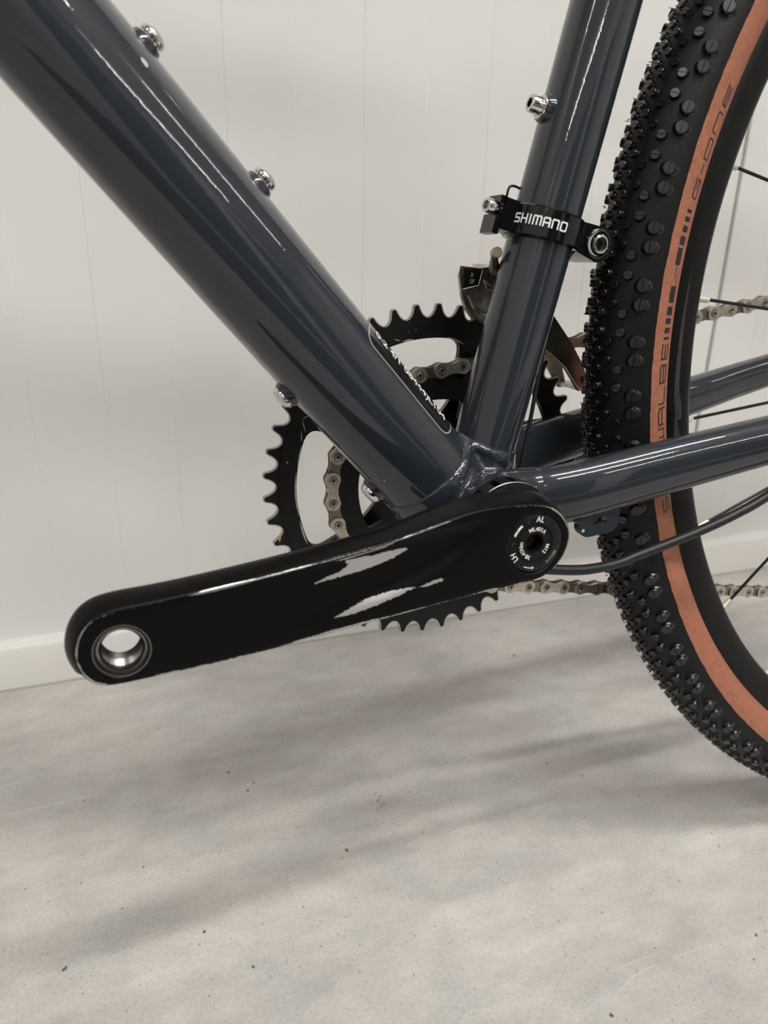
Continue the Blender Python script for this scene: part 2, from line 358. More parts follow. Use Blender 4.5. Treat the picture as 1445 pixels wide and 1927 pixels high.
wall.location = (0, WY+0.016, 0); wall.rotation_euler = (0, 0, WYAW)
# pressed sheet strips between the grooves, alternately a hair proud; wall-local face plane y = 0
def strip(w, proud):
    mb = MB(); b = 0.0013; y0 = 0.020; z0, z1 = 0.0, CEIL
    prof = [(0, y0), (0, 0.0), (b, -proud), (w-b, -proud), (w, 0.0), (w, y0)]
    mb.loft([[(x, y, z0) for x, y in prof], [(x, y, z1) for x, y in prof]], True, (True, True))
    return mb.mesh('panel', M['wall'], 20)
PW = 0.05685
sm = [strip(PW, 0.0001), strip(PW, 0.0006)]
for k in range(-44, 62):
    link('panel', sm[k % 2], wall, (0.0030 + PW*k, 0, 0))
wall_joint = MB().box((0.4586, -0.0012, CEIL/2), (0.0011, 0, 0), (0, 0.0013, 0), (0, 0, CEIL/2))
link('joint_seal', wall_joint.mesh('joint_seal', M['seal']), wall)
pl = MB(); H = 0.0427
prof = [(0.0, 0.0), (0.0, H-0.0035), (0.0012, H-0.001), (0.004, H), (0.0160, H+0.0008), (0.0160, 0)]
pl.loft([[(x, y, z) for y, z in prof] for x in (X0, X1)], True, (True, True))
base = structure('baseboard_back', pl, M['plinth']); base.location = (0, WY, 0); base.rotation_euler = (0, 0, WYAW)
gap = MB().box(((X0+X1)/2, 0.0006, 0.0008), ((X1-X0)/2, 0, 0), (0, 0.0016, 0), (0, 0, 0.0008))
link('floor_seal', gap.mesh('floor_seal', M['seal']), base)

# ------------------------------------------------------------------ the bicycle: frame coordinates start at the crank axle,
# x to the rear, y to the chain side (wall), z up; the whole bicycle leans a little towards the wall
LEAN = 0.0707
H0 = -FLOOR / math.cos(LEAN)
bike = bpy.data.objects.new('bicycle', None); C.objects.link(bike)
bike.empty_display_size = 0.1
bike.location = V((0, 0, -FLOOR)) + V((0, math.sin(-LEAN)*H0, -math.cos(LEAN)*H0)); bike.rotation_euler = (-LEAN, 0, 0)
tag(bike, 'slate blue gravel bicycle with scuffed black crank and terracotta tyre sidewalls by the white wall', 'bicycle')
def part(name, mb, m, sharp=35, label=None, parent=None, me=None):
    me = me or mb.mesh(name, m, sharp)
    o = link(name, me, parent or bike, None if parent else (0, 0, H0))
    if label: o['label'] = label
    return o
def to_world(p):   # bike-frame point (from the axle) to world
    c, s = math.cos(LEAN), math.sin(LEAN)
    return V((p[0], p[1]*c + p[2]*s, -p[1]*s + p[2]*c - FLOOR))

# ---- frame tubes
DA = V((-0.03, 0, 0.0249)); DD = V((-0.27, 0, 0.3228)).normalized(); DN = V((DD.z, 0, -DD.x)); DR = 0.0244
SA = V((0.0079, 0, 0.03)); SD = V((0.2578, 0, 0.9662)).normalized(); SE = V((SD.z, 0, -SD.x)); SR = 0.0158
down = part('down_tube', MB().tube([DA+DD*s for s in (-0.01, 0.05, 0.2, 0.4, 0.66)], DR, 72), M['paint'], label='slate blue down tube')
seat = part('seat_tube', MB().tube([SA+SD*s for s in (-0.02, 0.1, 0.3, 0.5)], SR, 64), M['paint'], label='slate blue seat tube')
ht = DA+DD*0.655
part('head_tube', MB().tube([ht+V((0.02, 0, -0.05)), ht+V((-0.028, 0, 0.10))], 0.023, 40), M['paint'])
part('top_tube', MB().tube([ht+V((-0.012, 0, 0.07)), SA+SD*0.46], 0.017, 40), M['paint'])
AX = V((0.4218, 0, 0.0769))
for sg in (-1, 1):
    pth = smooth_path([(0.006, sg*0.024, 0.006), (0.035, sg*0.0350, 0.0107), (0.09, sg*0.0408, 0.0207), (0.15, sg*0.0465, 0.0309), (0.25, sg*0.0575, 0.048), (0.41, sg*0.0675, 0.0755)], 6)
    n = len(pth); hh = [0.0150 - 0.0062*min(1, (p.x-0.03)/0.32 if p.x > 0.03 else 0) for p in pth]
    # tall oval section
    part('chain_stay', MB().tube(pth, 0.01, 40, True, V((0, 0, 1)), [(h, 0.0095 if p.x < 0.2 else 0.008) for h, p in zip(hh, pth)]), M['paint'])
    part('seat_stay', MB().tube([AX+V((-0.008, sg*0.064, 0.012)), SA+SD*0.44+V((0.012, sg*0.014, 0))], 0.0075, 20), M['paint'])
    part('dropout', MB().box(AX+V((-0.004, sg*0.066, 0.002)), (0.014, 0, 0.003), (0, 0.004, 0), (-0.003, 0, 0.016)), M['paint'])

# ---- welded bottom bracket junction: union of shell and tube stubs, melted together
def remeshed(name, mb, m, voxel, iters):
    me = mb.mesh(name, m); o = link(name, me)
    r = o.modifiers.new('r', 'REMESH'); r.mode = 'VOXEL'; r.voxel_size = voxel
    s = o.modifiers.new('s', 'SMOOTH'); s.factor = 0.5; s.iterations = iters
    dg = bpy.context.evaluated_depsgraph_get(); dg.update()
    me2 = bpy.data.meshes.new_from_object(o.evaluated_get(dg)); bpy.data.objects.remove(o)
    me2.polygons.foreach_set('use_smooth', [True]*len(me2.polygons)); me2.name = name
    if not me2.materials: me2.materials.append(m)
    return me2
jb = MB(); jb.lathe((0, -0.0338, 0), (0, 1, 0), [(0.0001, 0), (0.0208, 0), (0.0208, 0.0676), (0.0001, 0.0676)], 64)
jb.tube([DA+DD*-0.03, DA+DD*-0.0070], DR+0.0012, 64); jb.tube([SA+SD*-0.025, SA+SD*0.0005], SR+0.0012, 64)
for sg in (-1, 1):
    jb.tube([(0.006, sg*0.024, 0.006), (0.022, sg*0.031, 0.0085), (0.029, sg*0.0336, 0.0098)], 0.01, 40, True, V((0, 0, 1)), [(0.0163, 0.0108), (0.0157, 0.0102), (0.0138, 0.0086)])
# weld beads: lumpy rings of small balls where the tubes meet the shell
def ball(mb, c, r):
    c = V(c); mb.lathe(c, (0, 0, 1), [(r*max(0.02, math.sin(a)), -r*math.cos(a)) for a in [PI*i/6 for i in range(7)]], 10)
for k in range(26):
    a = 2*PI*k/26; c = SA+SD*(-0.0035 + 0.0075*(-math.cos(a))*0.6) + SE*SR*math.cos(a)*1.02 + V((0, 1, 0))*SR*math.sin(a)*1.02
    ball(jb, c, 0.0026+0.0004*random.random())
for k in range(34):
    a = 2*PI*k/34; c = DA+DD*(-0.0125 + 0.004*math.cos(a)) + DN*DR*math.cos(a) + V((0, 1, 0))*DR*math.sin(a)
    ball(jb, c, 0.0026+0.0005*random.random())
part('bottom_bracket_shell', None, None, me=remeshed('bottom_bracket_shell', jb, M['paint'], 0.0011, 14), label='welded frame joint with glossy fillets')

# ---- bearing cups with wrench notches
def cup(sg):
    mb = MB(); n = 16
    def gear(r0, r1): 
        out = []
        for k in range(n):
            for f, r in ((0.0, r1), (0.30, r1), (0.62, r1), (0.66, r0), (0.96, r0), (0.995, r1)): out.append((r*math.cos(2*PI*(k+f)/n), r*math.sin(2*PI*(k+f)/n)))
        return out
    mb.prism([gear(0.0196, 0.0222), circ(0.0125, 48)], (0, -0.0345 if sg < 0 else 0.0430, 0), (1, 0, 0), (0, 0, 1), 0.0085)
    mb.lathe((0, 0, 0), (0, sg, 0), [(0.0215, 0.0335), (0.0222, 0.0348), (0.0222, 0.0360), (0.0200, 0.0362)], 64)
    mb.lathe((0, 0, 0), (0, sg, 0), [(0.0205, 0.0428), (0.0213, 0.0434), (0.0213, 0.0440), (0.0180, 0.0450), (0.0125, 0.0450)], 64)
    return mb
c0 = part('bearing_cup', cup(-1), M['black'], label='black notched bearing cup')
part('edge_ring', MB().lathe((0, 0, 0), (0, -1, 0), [(0.0217, 0.0427), (0.0221, 0.0430), (0.0221, 0.0432), (0.0217, 0.0435)], 72), M['dark_edge'], parent=c0)
part('bearing_cup', cup(1), M['black'])
part('axle', MB().lathe((0, -0.054, 0), (0, 1, 0), [(0.0001, 0), (0.0120, 0), (0.0120, 0.118), (0.0001, 0.118)], 40), M['steel'])

# ---- left crank arm
PHI = 0.0918; CL = 0.1737
CU = V((-math.cos(PHI), 0, -math.sin(PHI))); CV = V((-math.sin(PHI), 0, math.cos(PHI)))
MM = 0.001
def crank_face_y(u): return -0.066 - 0.0075*u/CL
def ridge_v(u):   # lower ridge of the sculpted hollow, mm
    pts = [(12, 18), (20, 12), (28, 6), (38, 0.5), (53, -5), (75, -8.5), (100, -10.5), (130, -11)]
    if u <= pts[0][0]: return 18
    for (a, b), (c, d) in zip(pts, pts[1:]):
        if u <= c: return b+(d-b)*(u-a)/(c-a)
    return -11
def crank_dip(u, v):  # hollow depth in mm
    rv = ridge_v(u); amp = 2.3*sstep(18, 40, u)*(1-sstep(62, 125, u))
    return amp*sstep(rv-0.5, rv+7, v)*(1-sstep(13.5, 17.5, v))
def crank_pt(u, v, depth):
    p = CU*(u*MM) + CV*(v*MM); return V((p.x, crank_face_y(u*MM) + depth*MM, p.z))
outline = [(189.4, 0), (188.6, 5.5), (186.2, 10.4), (182, 14.2), (175, 15.6), (160, 15.4), (140, 15.1), (120, 15.1), (100, 15.4), (85, 15.8), (72, 16.2), (58, 17.6), (45, 19.2), (32, 20.4), (20, 20.3), (8, 19.0),
           (-1, 17.6), (-9, 14.4), (-14.4, 9), (-16.9, 2.5), (-16.6, -4), (-13.6, -9.6), (-8, -14.4), (0, -16.6), (12, -16.3), (30, -15.7), (60, -15.4), (90, -15.2), (120, -15), (145, -14.2), (165, -12.9), (178, -11.8), (184, -10.2), (187.6, -6.4)]
FINE = closed_curve(outline, 24)
def v_at(u, top):
    best = None
    for i in range(len(FINE)):
        p, q = FINE[i], FINE[(i+1) % len(FINE)]
        if (p.x-u)*(q.x-u) <= 0 and p.x != q.x:
            v = p.y+(q.y-p.y)*(u-p.x)/(q.x-p.x)
            if best is None or (v > best if top else v < best): best = v
    return best
UMIN, UMAX = min(p.x for p in FINE), max(p.x for p in FINE)
def station(t):     # finer steps at both rounded ends
    L_ = UMAX-UMIN; e = 17.0
    if t < 0.2: return UMIN + e*(1-math.cos(t/0.2*PI/2))
    if t > 0.8: return UMAX - e*(1-math.cos((1-t)/0.2*PI/2))
    return UMIN+e + (L_-2*e)*(t-0.2)/0.6
NS = 170
ST = [min(max(station(i/NS), UMIN+0.02), UMAX-0.02) for i in range(NS+1)]
TOP = [V((u, v_at(u, True))) for u in ST]; BOT = [V((u, v_at(u, False))) for u in ST]
OUT = TOP + BOT[::-1]
def normals(loop):
    out = []
    n = len(loop)
    area = sum(loop[i].x*loop[(i+1) % n].y - loop[(i+1) % n].x*loop[i].y for i in range(n))
    sg = 1 if area > 0 else -1
    for i in range(n):
        d = (loop[(i+2) % n]-loop[i-2]).normalized(); out.append(V((d.y, -d.x))*sg)
    return out
NO = normals(OUT)
cm = MB(); rings = []
KV = 18
for t_, b_ in zip(TOP, BOT): rings.append([crank_pt(t_.x, t_.y+(b_.y-t_.y)*k/KV, crank_dip(t_.x, t_.y+(b_.y-t_.y)*k/KV)) for k in range(KV+1)])
cm.loft(rings, False); rings = []
def thick(u): return 12.5 + 4.0*(1-sstep(10, 70, u))
def bev(p): return 1.0 + 0.25*sstep(150, 180, p.x) - (0.35 if p.y < -5 else 0)
for off, dep, w in ((0.0, 0.0, 1.0), (0.35, 0.12, 1.0), (0.8, 0.6, 0.6), (1.5, 2.2, 0.0), (2.4, 4.6, 0), (3.1, 7.2, 0), (3.4, 9.6, 0), (2.9, 0.93, 0), (1.6, 1.0, 0)):
    rg = []
    for p, n in zip(OUT, NO):
        q = p + n*off*bev(p); d = dep if dep > 1.01 or off < 1 else dep*thick(p.x)
        if dep > 1.01: d = dep*thick(p.x)/12.5
        rg.append(crank_pt(q.x, q.y, d + (0)))
    rings.append(rg)
cm.loft(rings, True, (False, True))
cme = cm.mesh('crank_arm', M['crank'], 60)
# pedal hole and the recess for the fixing cap are cut through
def cutter(prof, org, axis, seg=64):
    return link('cutter', MB().lathe(org, axis, prof, seg, False, (True, True)).mesh('cutter', M['crank']))
PED = crank_pt(174.2, 0.2, 0)
cuts = [cutter([(0.0104, -0.002), (0.0104, 0.0006), (0.0082, 0.0022), (0.0082, 0.03)], PED, (0, 1, 0)),
        cutter([(0.0137, -0.003), (0.0137, 0.0016), (0.0119, 0.0017), (0.0119, 0.012)], crank_pt(0, 0, 0), (0, 1, 0))]
tmp = link('tmp', cme)
for c in cuts:
    b = tmp.modifiers.new('b', 'BOOLEAN'); b.operation = 'DIFFERENCE'; b.object = c; b.solver = 'EXACT'
dg = bpy.context.evaluated_depsgraph_get(); dg.update()
cme2 = bpy.data.meshes.new_from_object(tmp.evaluated_get(dg)); cme2.name = 'crank_arm'
for o in cuts+[tmp]: bpy.data.objects.remove(o)
# worn edge attribute from the distance to the face outline
at_ = cme2.attributes.new('edge_wear', 'FLOAT', 'POINT')
vals = []
TREE = None
from mathutils.kdtree import KDTree
kd = KDTree(len(OUT))
for i, p in enumerate(OUT): kd.insert((p.x, p.y, 0), i)
kd.balance()
def long_wear(u, v):  # where along the edge the finish is rubbed off most
    top = v > 0
    w = 0.72
    if top: w += 0.42*sstep(150, 142, u)*sstep(112, 122, u) if False else 0
    if top and 95 < u < 148: w += 0.40*min(1, (u-95)/8, (148-u)/5)
    if top and 40 < u < 95: w += 0.16
    if u < -9: w += 0.20
    if u > 182: w += 0.16
    if not top and 20 < u < 150: w += 0.10
    return w
for v in cme2.vertices:
    P_ = v.co; u = P_.dot(CU)*1000; vv = P_.dot(CV)*1000; dep = (P_.y-crank_face_y(u*MM))*1000
    d = kd.find((u, vv, 0))[2]
    e = max(0.0, 1-d/1.5) if dep < 1.2 else 0.0
    vals.append(e*long_wear(u, vv))
at_.data.foreach_set('value', vals)
crank = part('crank_arm', None, None, me=cme2, label='black left crank arm with bare metal scuffs')
# threaded pedal insert
ti = MB(); ti.lathe(PED, (0, 1, 0), [(0.0104, 0.0006), (0.0103, 0.0001), (0.0099, 0.0001)], 72); ti.m = 1
ti.lathe(PED, (0, 1, 0), [(0.0099, 0.0001), (0.0098, 0.0010), (0.0090, 0.0014)], 72); ti.m = 0
ti.lathe(PED, (0, 1, 0), [(0.0090, 0.0014), (0.0088, 0.0012), (0.0083, 0.0013), (0.0081, 0.0019)], 72); ti.m = 1
ti.lathe(PED, (0, 1, 0), [(0.0081, 0.0019), (0.0078, 0.0026), (0.0074, 0.0028)], 72); ti.m = 0
th = []
for k in range(11): th += [(0.0072, 0.0029+k*0.0011), (0.0078, 0.00345+k*0.0011)]
ti.lathe(PED, (0, 1, 0), th + [(0.0082, 0.0156)], 64)
part('pedal_thread_insert', ti, [M['thread'], M['black']], 50, 'bare steel threaded pedal hole', crank)
# fixing cap, bolt with socket, dimples and print
CC = crank_pt(0, 0, 0)
def cap_pt(r, a, off=0.0):  # angle counted as seen from outside: 0 = towards the rear, 90 = up
    p = CC + (-CU)*(r*math.cos(a)) + CV*(r*math.sin(a)); return V((p.x, p.y-off, p.z))
capm = MB()
capm.lathe(CC, (0, 1, 0), [(0.0134, 0.0012), (0.0134, 0.0006), (0.0130, 0.0003), (0.0088, 0.0003), (0.0086, 0.0006), (0.0086, 0.003)], 72)
cap = part('preload_cap', capm, M['black'], 40, 'black cap printed with white marks', crank)
star = []
for k in range(16): star.append((0.0050 if k % 2 else 0.0043)); 
sl = [(star[k]*math.cos(2*PI*k/16), star[k]*math.sin(2*PI*k/16)) for k in range(16)]
bt = MB(); exf = -CU; 
bt.prism([circ(0.0084, 64), circ(0.0046, 32)], CC+V((0, 0.0030, 0)), exf, CV, 0.0024)   # faces outwards
bt.lathe(CC, (0, 1, 0), [(0.0046, 0.0006), (0.0042, 0.0012), (0.0042, 0.0085), (0.0001, 0.0085)], 24)
bolt = part('fixing_bolt', bt, M['black'], 40, 'black bolt with deep round socket', crank)
sk = MB(); sk.lathe(CC, (0, 1, 0), [(0.0041, 0.0072), (0.0041, 0.0080), (0.0010, 0.0082)], 24); part('socket_floor', sk, mat('rust_brown_socket', (0.06, 0.022, 0.012), 0.5, 0.3), parent=crank)
for a in (104, 49, 170, -11, 227, -84):
    d = MB(); d.lathe(cap_pt(0.0108, R(a)), (0, 1, 0), [(0.00105, 0.00025), (0.00095, 0.0001), (0.0008, 0.0002), (0.0001, 0.0003)], 16)
    part('dimple', d, M['black_gloss'], parent=crank)
def arc_text(txt, r, adeg, size, m, off=0.00005, base=0.0003, bold=0.015, sp=1.0):
    dep = base*1000
    def f(x, y):
        a = R(adeg) - x*size/r; p = cap_pt(r+y*size, a); return (p.x, p.y+base-off, p.z)
    me = text_mesh('lettering', txt, m, f, 1.0, bold, sp); part('lettering', None, None, me=me, parent=crank)
arc_text('AL', 0.0111, 74, 0.0036, M['white'])
arc_text('LH', 0.0111, 202, 0.0036, M['white'])
arc_text('ML401A', 0.0066, 74, 0.0026, M['white'], base=0.0006, bold=0.02)
arc_text('M12', 0.0066, -33, 0.0026, M['white'], base=0.0006, bold=0.02)
arc_text('38-41Nm', 0.0066, 205, 0.0026, M['white'], base=0.0006, bold=0.02)
arc_text('M21x1.0', 0.0112, -45, 0.0019, M['grey_print'])
def arc_strip(mb, r0, r1, a0, a1, base=0.00025, n=10):
    rr = []
    for k in range(n+1):
        a = R(a0+(a1-a0)*k/n); p = cap_pt(r0, a); q = cap_pt(r1, a)
        rr.append([(p.x, p.y+base, p.z), (q.x, q.y+base, q.z)])
    mb.loft(rr, False)
mk = MB(); arc_strip(mk, 0.0106, 0.0117, 121, 136); arc_strip(mk, 0.0106, 0.0111, 136, 151); arc_strip(mk, 0.0113, 0.0117, 138, 150)
arc_strip(mk, 0.0110, 0.0114, 238, 264)
for rr_ in (0.0121, 0.0103):
    a = cap_pt(0.0112, R(266)); b_ = cap_pt(rr_, R(258)); c_ = cap_pt(0.0112, R(261))
    mk.add([(p.x, p.y+0.00025, p.z) for p in (a, b_, c_)], [(0, 1, 2)])
part('printed_mark', mk, M['white'], parent=crank)
# rubbed-through patches of bare alloy on the face
def inside(poly, x, y):
    c = False; n = len(poly)
    for i in range(n):
        (x1, y1), (x2, y2) = poly[i], poly[(i+1) % n]
        if (y1 > y) != (y2 > y) and x < (x2-x1)*(y-y1)/(y2-y1)+x1: c = not c
    return c
def patch(poly, step=0.22, jag=0.8):
    u0 = min(p[0] for p in poly)-1; u1 = max(p[0] for p in poly)+1; v0 = min(p[1] for p in poly)-1; v1 = max(p[1] for p in poly)+1
    mb = MB(); idx = {}; nu = int((u1-u0)/step); nv = int((v1-v0)/step)
    from mathutils import noise
    def vert(i, j):
        if (i, j) not in idx:
            u = u0+i*step; v = v0+j*step; p = crank_pt(u, v, crank_dip(u, v)-0.05); idx[(i, j)] = len(mb.v); mb.v.append(tuple(p))
        return idx[(i, j)]
    for i in range(nu):
        for j in range(nv):
            u = u0+(i+.5)*step; v = v0+(j+.5)*step
            n = noise.noise_vector(V((u*0.9, v*1.5, 3.1))); n2 = noise.noise_vector(V((u*2.6, v*2.6, 8.1)))
            if inside(poly, u+jag*n.x+0.45*jag*n2.x, v+jag*n.y*0.5+0.3*jag*n2.y):
                mb.f.append((vert(i, j), vert(i+1, j), vert(i+1, j+1), vert(i, j+1))); mb.mi.append(0)
    part('bare_metal_patch', None, None, me=mb.mesh('bare_metal_patch', M['bare'], 60), parent=crank)
patch([(98.5, 15.2), (91, 16.2), (79.6, 16.6), (69.5, 16.9), (64.5, 16.2), (70, 14.2), (77, 13.2), (75.5, 12.2), (70, 12.6), (60.6, 12.2), (58.5, 11.3), (66.6, 8.8), (78.4, 7.2), (89.5, 7.2), (100, 7.0), (96, 8.3), (88.5, 9.4), (85.2, 11.5), (86.5, 13.8), (92, 14.6)])
patch([(94, -9.0), (89, -7.6), (79.4, -5.0), (70, -4.6), (63.1, -4.6), (57.6, -5.2), (64.6, -7.0), (77.7, -9.0), (88.2, -9.8)])
patch([(56, -5.5), (49.8, -4.4), (45.4, -4.2), (45.2, -5.7), (53.6, -6.2)])
patch([(112, -14.6), (95, -14.3), (78, -14.5), (72, -15.0), (90, -15.1), (112, -15.0)], jag=0.5)

# ---- right crank arm and spider (chain side)
rc = MB(); path = [(0.0, 0.062, 0.0), (0.03, 0.068, 0.003), (0.09, 0.072, 0.008), (0.174, 0.076, 0.016), (0.186, 0.0765, 0.0172)]
rc.tube(path, 0.01, 24, True, V((0, 0, 1)), [(0.0185, 0.009), (0.018, 0.0075), (0.0165, 0.006), (0.0155, 0.006), (0.010, 0.005)])
rcr = part('crank_arm', rc, M['black'], 40)
sp = MB(); ARMS = (140.5, 218.5, 311, 63)
sp.lathe((0, 0.050, 0), (0, 1, 0), [(0.013, 0), (0.026, 0), (0.026, 0.008), (0.013, 0.012)], 40)
for a in ARMS:
    d = V((math.cos(R(a)), 0, math.sin(R(a)))); t_ = V((-d.z, 0, d.x))
    rr = []
    for r, w, y0, y1 in ((0.018, 0.014, 0.0515, 0.060), (0.04, 0.0095, 0.0515, 0.059), (0.055, 0.0075, 0.0520, 0.0575), (0.063, 0.006, 0.0525, 0.0565)):
        rr.append([d*r+t_*w+V((0, y0, 0)), d*r-t_*w+V((0, y0, 0)), d*r-t_*w*0.8+V((0, y1, 0)), d*r+t_*w*0.8+V((0, y1, 0))])
    sp.loft(rr, True, (True, True))
part('spider', sp, M['black'], 30, parent=rcr)

# ---- chainrings
def tooth_loop(n, phase, tip, rootr, pitchr):
    out = []
    for k in range(n):
        a0 = R(phase) + 2*PI*k/n
        for f, r in ((-0.5, rootr), (-0.38, rootr+0.00045), (-0.28, rootr+0.0016), (-0.2, rootr+0.0033), (-0.13, tip-0.0008), (-0.07, tip), (0.07, tip), (0.13, tip-0.0008), (0.2, rootr+0.0033), (0.28, rootr+0.0016), (0.38, rootr+0.00045)):
            a = a0 + f*2*PI/n; out.append((r*math.cos(a), r*math.sin(a)))
    return out
def sector_hole(a0, a1, r0, r1, rc_=0.008):
    """rounded ring-sector outline"""
    da1 = math.degrees(rc_/r1); da0 = math.degrees(rc_*0.6/r0); pts = []
    for k in range(15): a = R(a0+da1+(a1-a0-2*da1)*k/14); pts.append((r1*math.cos(a), r1*math.sin(a)))
    def corner(P, Q, Z, n=4): return [tuple((V(P)*(1-t)**2 + V(Q)*2*t*(1-t) + V(Z)*t*t)) for t in [k/(n+1) for k in range(1, n+1)]]
    pol = lambda r, a: (r*math.cos(R(a)), r*math.sin(R(a)))
    pts += corner(pol(r1, a1-da1), pol(r1, a1), pol(r1-rc_, a1))
    pts.append(pol(r1-rc_, a1)); pts.append(pol(r0+rc_*0.6, a1))
    pts += corner(pol(r0+rc_*0.6, a1), pol(r0, a1), pol(r0, a1-da0))
    for k in range(11): a = R(a1-da0-(a1-a0-2*da0)*k/10); pts.append((r0*math.cos(a), r0*math.sin(a)))
    pts += corner(pol(r0, a0+da0), pol(r0, a0), pol(r0+rc_*0.6, a0))
    pts.append(pol(r0+rc_*0.6, a0)); pts.append(pol(r1-rc_, a0))
    pts += corner(pol(r1-rc_, a0), pol(r1, a0), pol(r1, a0+da1))
    return pts
HOLES = [(77, 128), (153.5, 206.5), (233, 297), (324, 409)]
br = MB()
# plates face the camera side: ex = -x, ey = z gives a normal towards -y ... use x,z with positive thickness towards -y
br.prism([tooth_loop(46, 79.9, 0.0957, 0.0888, 0.093), circ(0.0868, 120)], (0, 0.0516, 0), (1, 0, 0), (0, 0, 1), 0.0022, side=1)
holes = [sector_hole(a, b, 0.0535, 0.0778) for a, b in HOLES]
br.prism([circ(0.0872, 160)] + holes + [circ(0.0500, 80)], (0, 0.0525, 0), (1, 0, 0), (0, 0, 1), 0.0040, side=0)
big = part('chainring', br, [M['ring'], M['ring_edge']], 30, 'large black chainring with worn teeth')
tl = [V(p) for p in tooth_loop(46, 79.9, 0.0957, 0.0888, 0.093)]; tn = []
wv = MB(); o_ = []; i_ = []
for k, p in enumerate(tl):
    dd = (tl[(k+1) % len(tl)]-tl[k-1]).normalized(); nn = V((-dd.y, dd.x)); inn = p + nn*0.0006
    if inn.length > p.length: inn = p - nn*0.0006
    o_.append((p.x, 0.04935, p.y)); i_.append((inn.x, 0.04932, inn.y))
wv.loft([o_, i_], True)
part('tooth_edge', wv, M['bare'], 30, 'bright worn tooth edges', big)
# shift and lift pins, mounting bolts
for a in ARMS:
    d = V((math.cos(R(a)), 0, math.sin(R(a))))
    b_ = MB(); b_.lathe(d*0.0575+V((0, 0.0488, 0)), (0, -1, 0), [(0.0052, 0), (0.0052, 0.0014), (0.0045, 0.0020), (0.0026, 0.0020), (0.0026, 0.0005), (0.0001, 0.0005)], 24)
    part('chainring_bolt', b_, M['black_gloss'], parent=big)
# curved scuffs on the big ring
def ring_scuff(a0, a1, r0, r1, w):
    mb = MB(); n = 8; rr = []
    for k in range(n+1):
        t = k/n; a = R(a0+(a1-a0)*t); r = r0+(r1-r0)*t; ww = w*math.sin(PI*min(max(t, 0.02), 0.98)); y = 0.04843
        rr.append([((r-ww)*math.cos(a), y, (r-ww)*math.sin(a)), ((r+ww)*math.cos(a), y, (r+ww)*math.sin(a))])
    mb.loft(rr, False); return mb
for q in ((152, 147.5, 0.083, 0.079, .0003), (150, 146.5, 0.0782, 0.0792, .00035), (156, 152, 0.0785, 0.083, .0003), (160, 156, 0.0788, 0.081, .00025), (161, 170, 0.0782, 0.0779, .0004), (172, 190, 0.0784, 0.0783, .0006), (192, 203, 0.0785, 0.079, .0005), (168, 169, .0845, .0835, .0004),
          (106, 103.5, 0.081, 0.079, .0003), (103, 98, 0.0785, 0.0781, .0006), (110, 108, 0.079, 0.077, .0005), (97, 96.6, 0.0822, 0.0838, .0002), (84, 76, 0.0786, 0.076, .0005), (112.5, 109.5, .076, .0745, .0005), (100, 99.6, .082, .0835, .00025)):
    part('scuff', ring_scuff(*q), M['bare'], parent=big)
ym = ring_scuff(194, 197.5, 0.0898, 0.0925, 0.0006); ym.v = [(x, 0.0493, z) for x, y, z in ym.v]; part('yellow_smear', ym, M['yellow'], parent=big)
ir = MB()
ir.prism([tooth_loop(30, 77+6, 0.0632, 0.0567, 0.0607), circ(0.0490, 80)], (0, 0.0421, 0), (1, 0, 0), (0, 0, 1), 0.0022, side=1)
ir.prism([circ(0.0575, 120), circ(0.0462, 80)], (0, 0.0428, 0), (1, 0, 0), (0, 0, 1), 0.0036, side=0)
for a in ARMS:
    d = V((math.cos(R(a)), 0, math.sin(R(a)))); t_ = V((-d.z, 0, d.x)); rr = []
    for r, w in ((0.036, 0.005), (0.044, 0.007), (0.0505, 0.013)): rr.append([d*r+t_*w+V((0, 0.0395, 0)), d*r-t_*w+V((0, 0.0395, 0)), d*r-t_*w+V((0, 0.0428, 0)), d*r+t_*w+V((0, 0.0428, 0))])
    ir.loft(rr, True, (True, True))
part('chainring', ir, [M['ring'], M['ring_edge']], 30, 'small black chainring under the chain')

# ---- chain
P0 = 0.0127; YC = 0.041; RR = 0.0608
def chain_path():
    """pin positions (x, z): upper run from the cassette, around the small ring, lower run to the tension pulley, back over the sprocket"""
    a_up, a_lo = 98.0, 260.0
    pins = []
    n_up = 34
    # pins on the ring at 89+12k degrees
    ring = [101+12*k for k in range(14)]            # 101 .. 257
    up = []
    t0 = V((RR*math.cos(R(a_up)), RR*math.sin(R(a_up)))); du = V((math.cos(R(8)), math.sin(R(8))))
    d0 = P0 - R(3)*RR
    for k in range(33): up.append(t0 + du*(d0+P0*k))
    lo = []; t1 = V((RR*math.cos(R(a_lo)), RR*math.sin(R(a_lo)))); dl = V((math.cos(R(-9.9)), math.sin(R(-9.9))))
    d1 = P0 - R(3)*RR
    for k in range(36): lo.append(t1 + dl*(d1+P0*k))
    mid = [V((RR*math.cos(R(a)), RR*math.sin(R(a)))) for a in ring]
    # around the sprocket at the axle
    ax = V((AX.x, AX.z)); rs = 0.0452; k0 = up[-1]
    a = math.degrees(math.atan2(k0.y-ax.y, k0.x-ax.x)); back = []
    st = math.degrees(2*math.asin(P0/2/rs))
    for k in range(1, 13): aa = R(a-st*k); back.append(ax+V((rs*math.cos(aa), rs*math.sin(aa))))
    return list(reversed(up)), mid, lo, back
UP, MID, LO, BACK = chain_path()
pins = list(reversed(BACK)) + UP + MID + LO
i101 = len(BACK) + len(UP)                    # index of the pin at 101 degrees; an outer link starts here
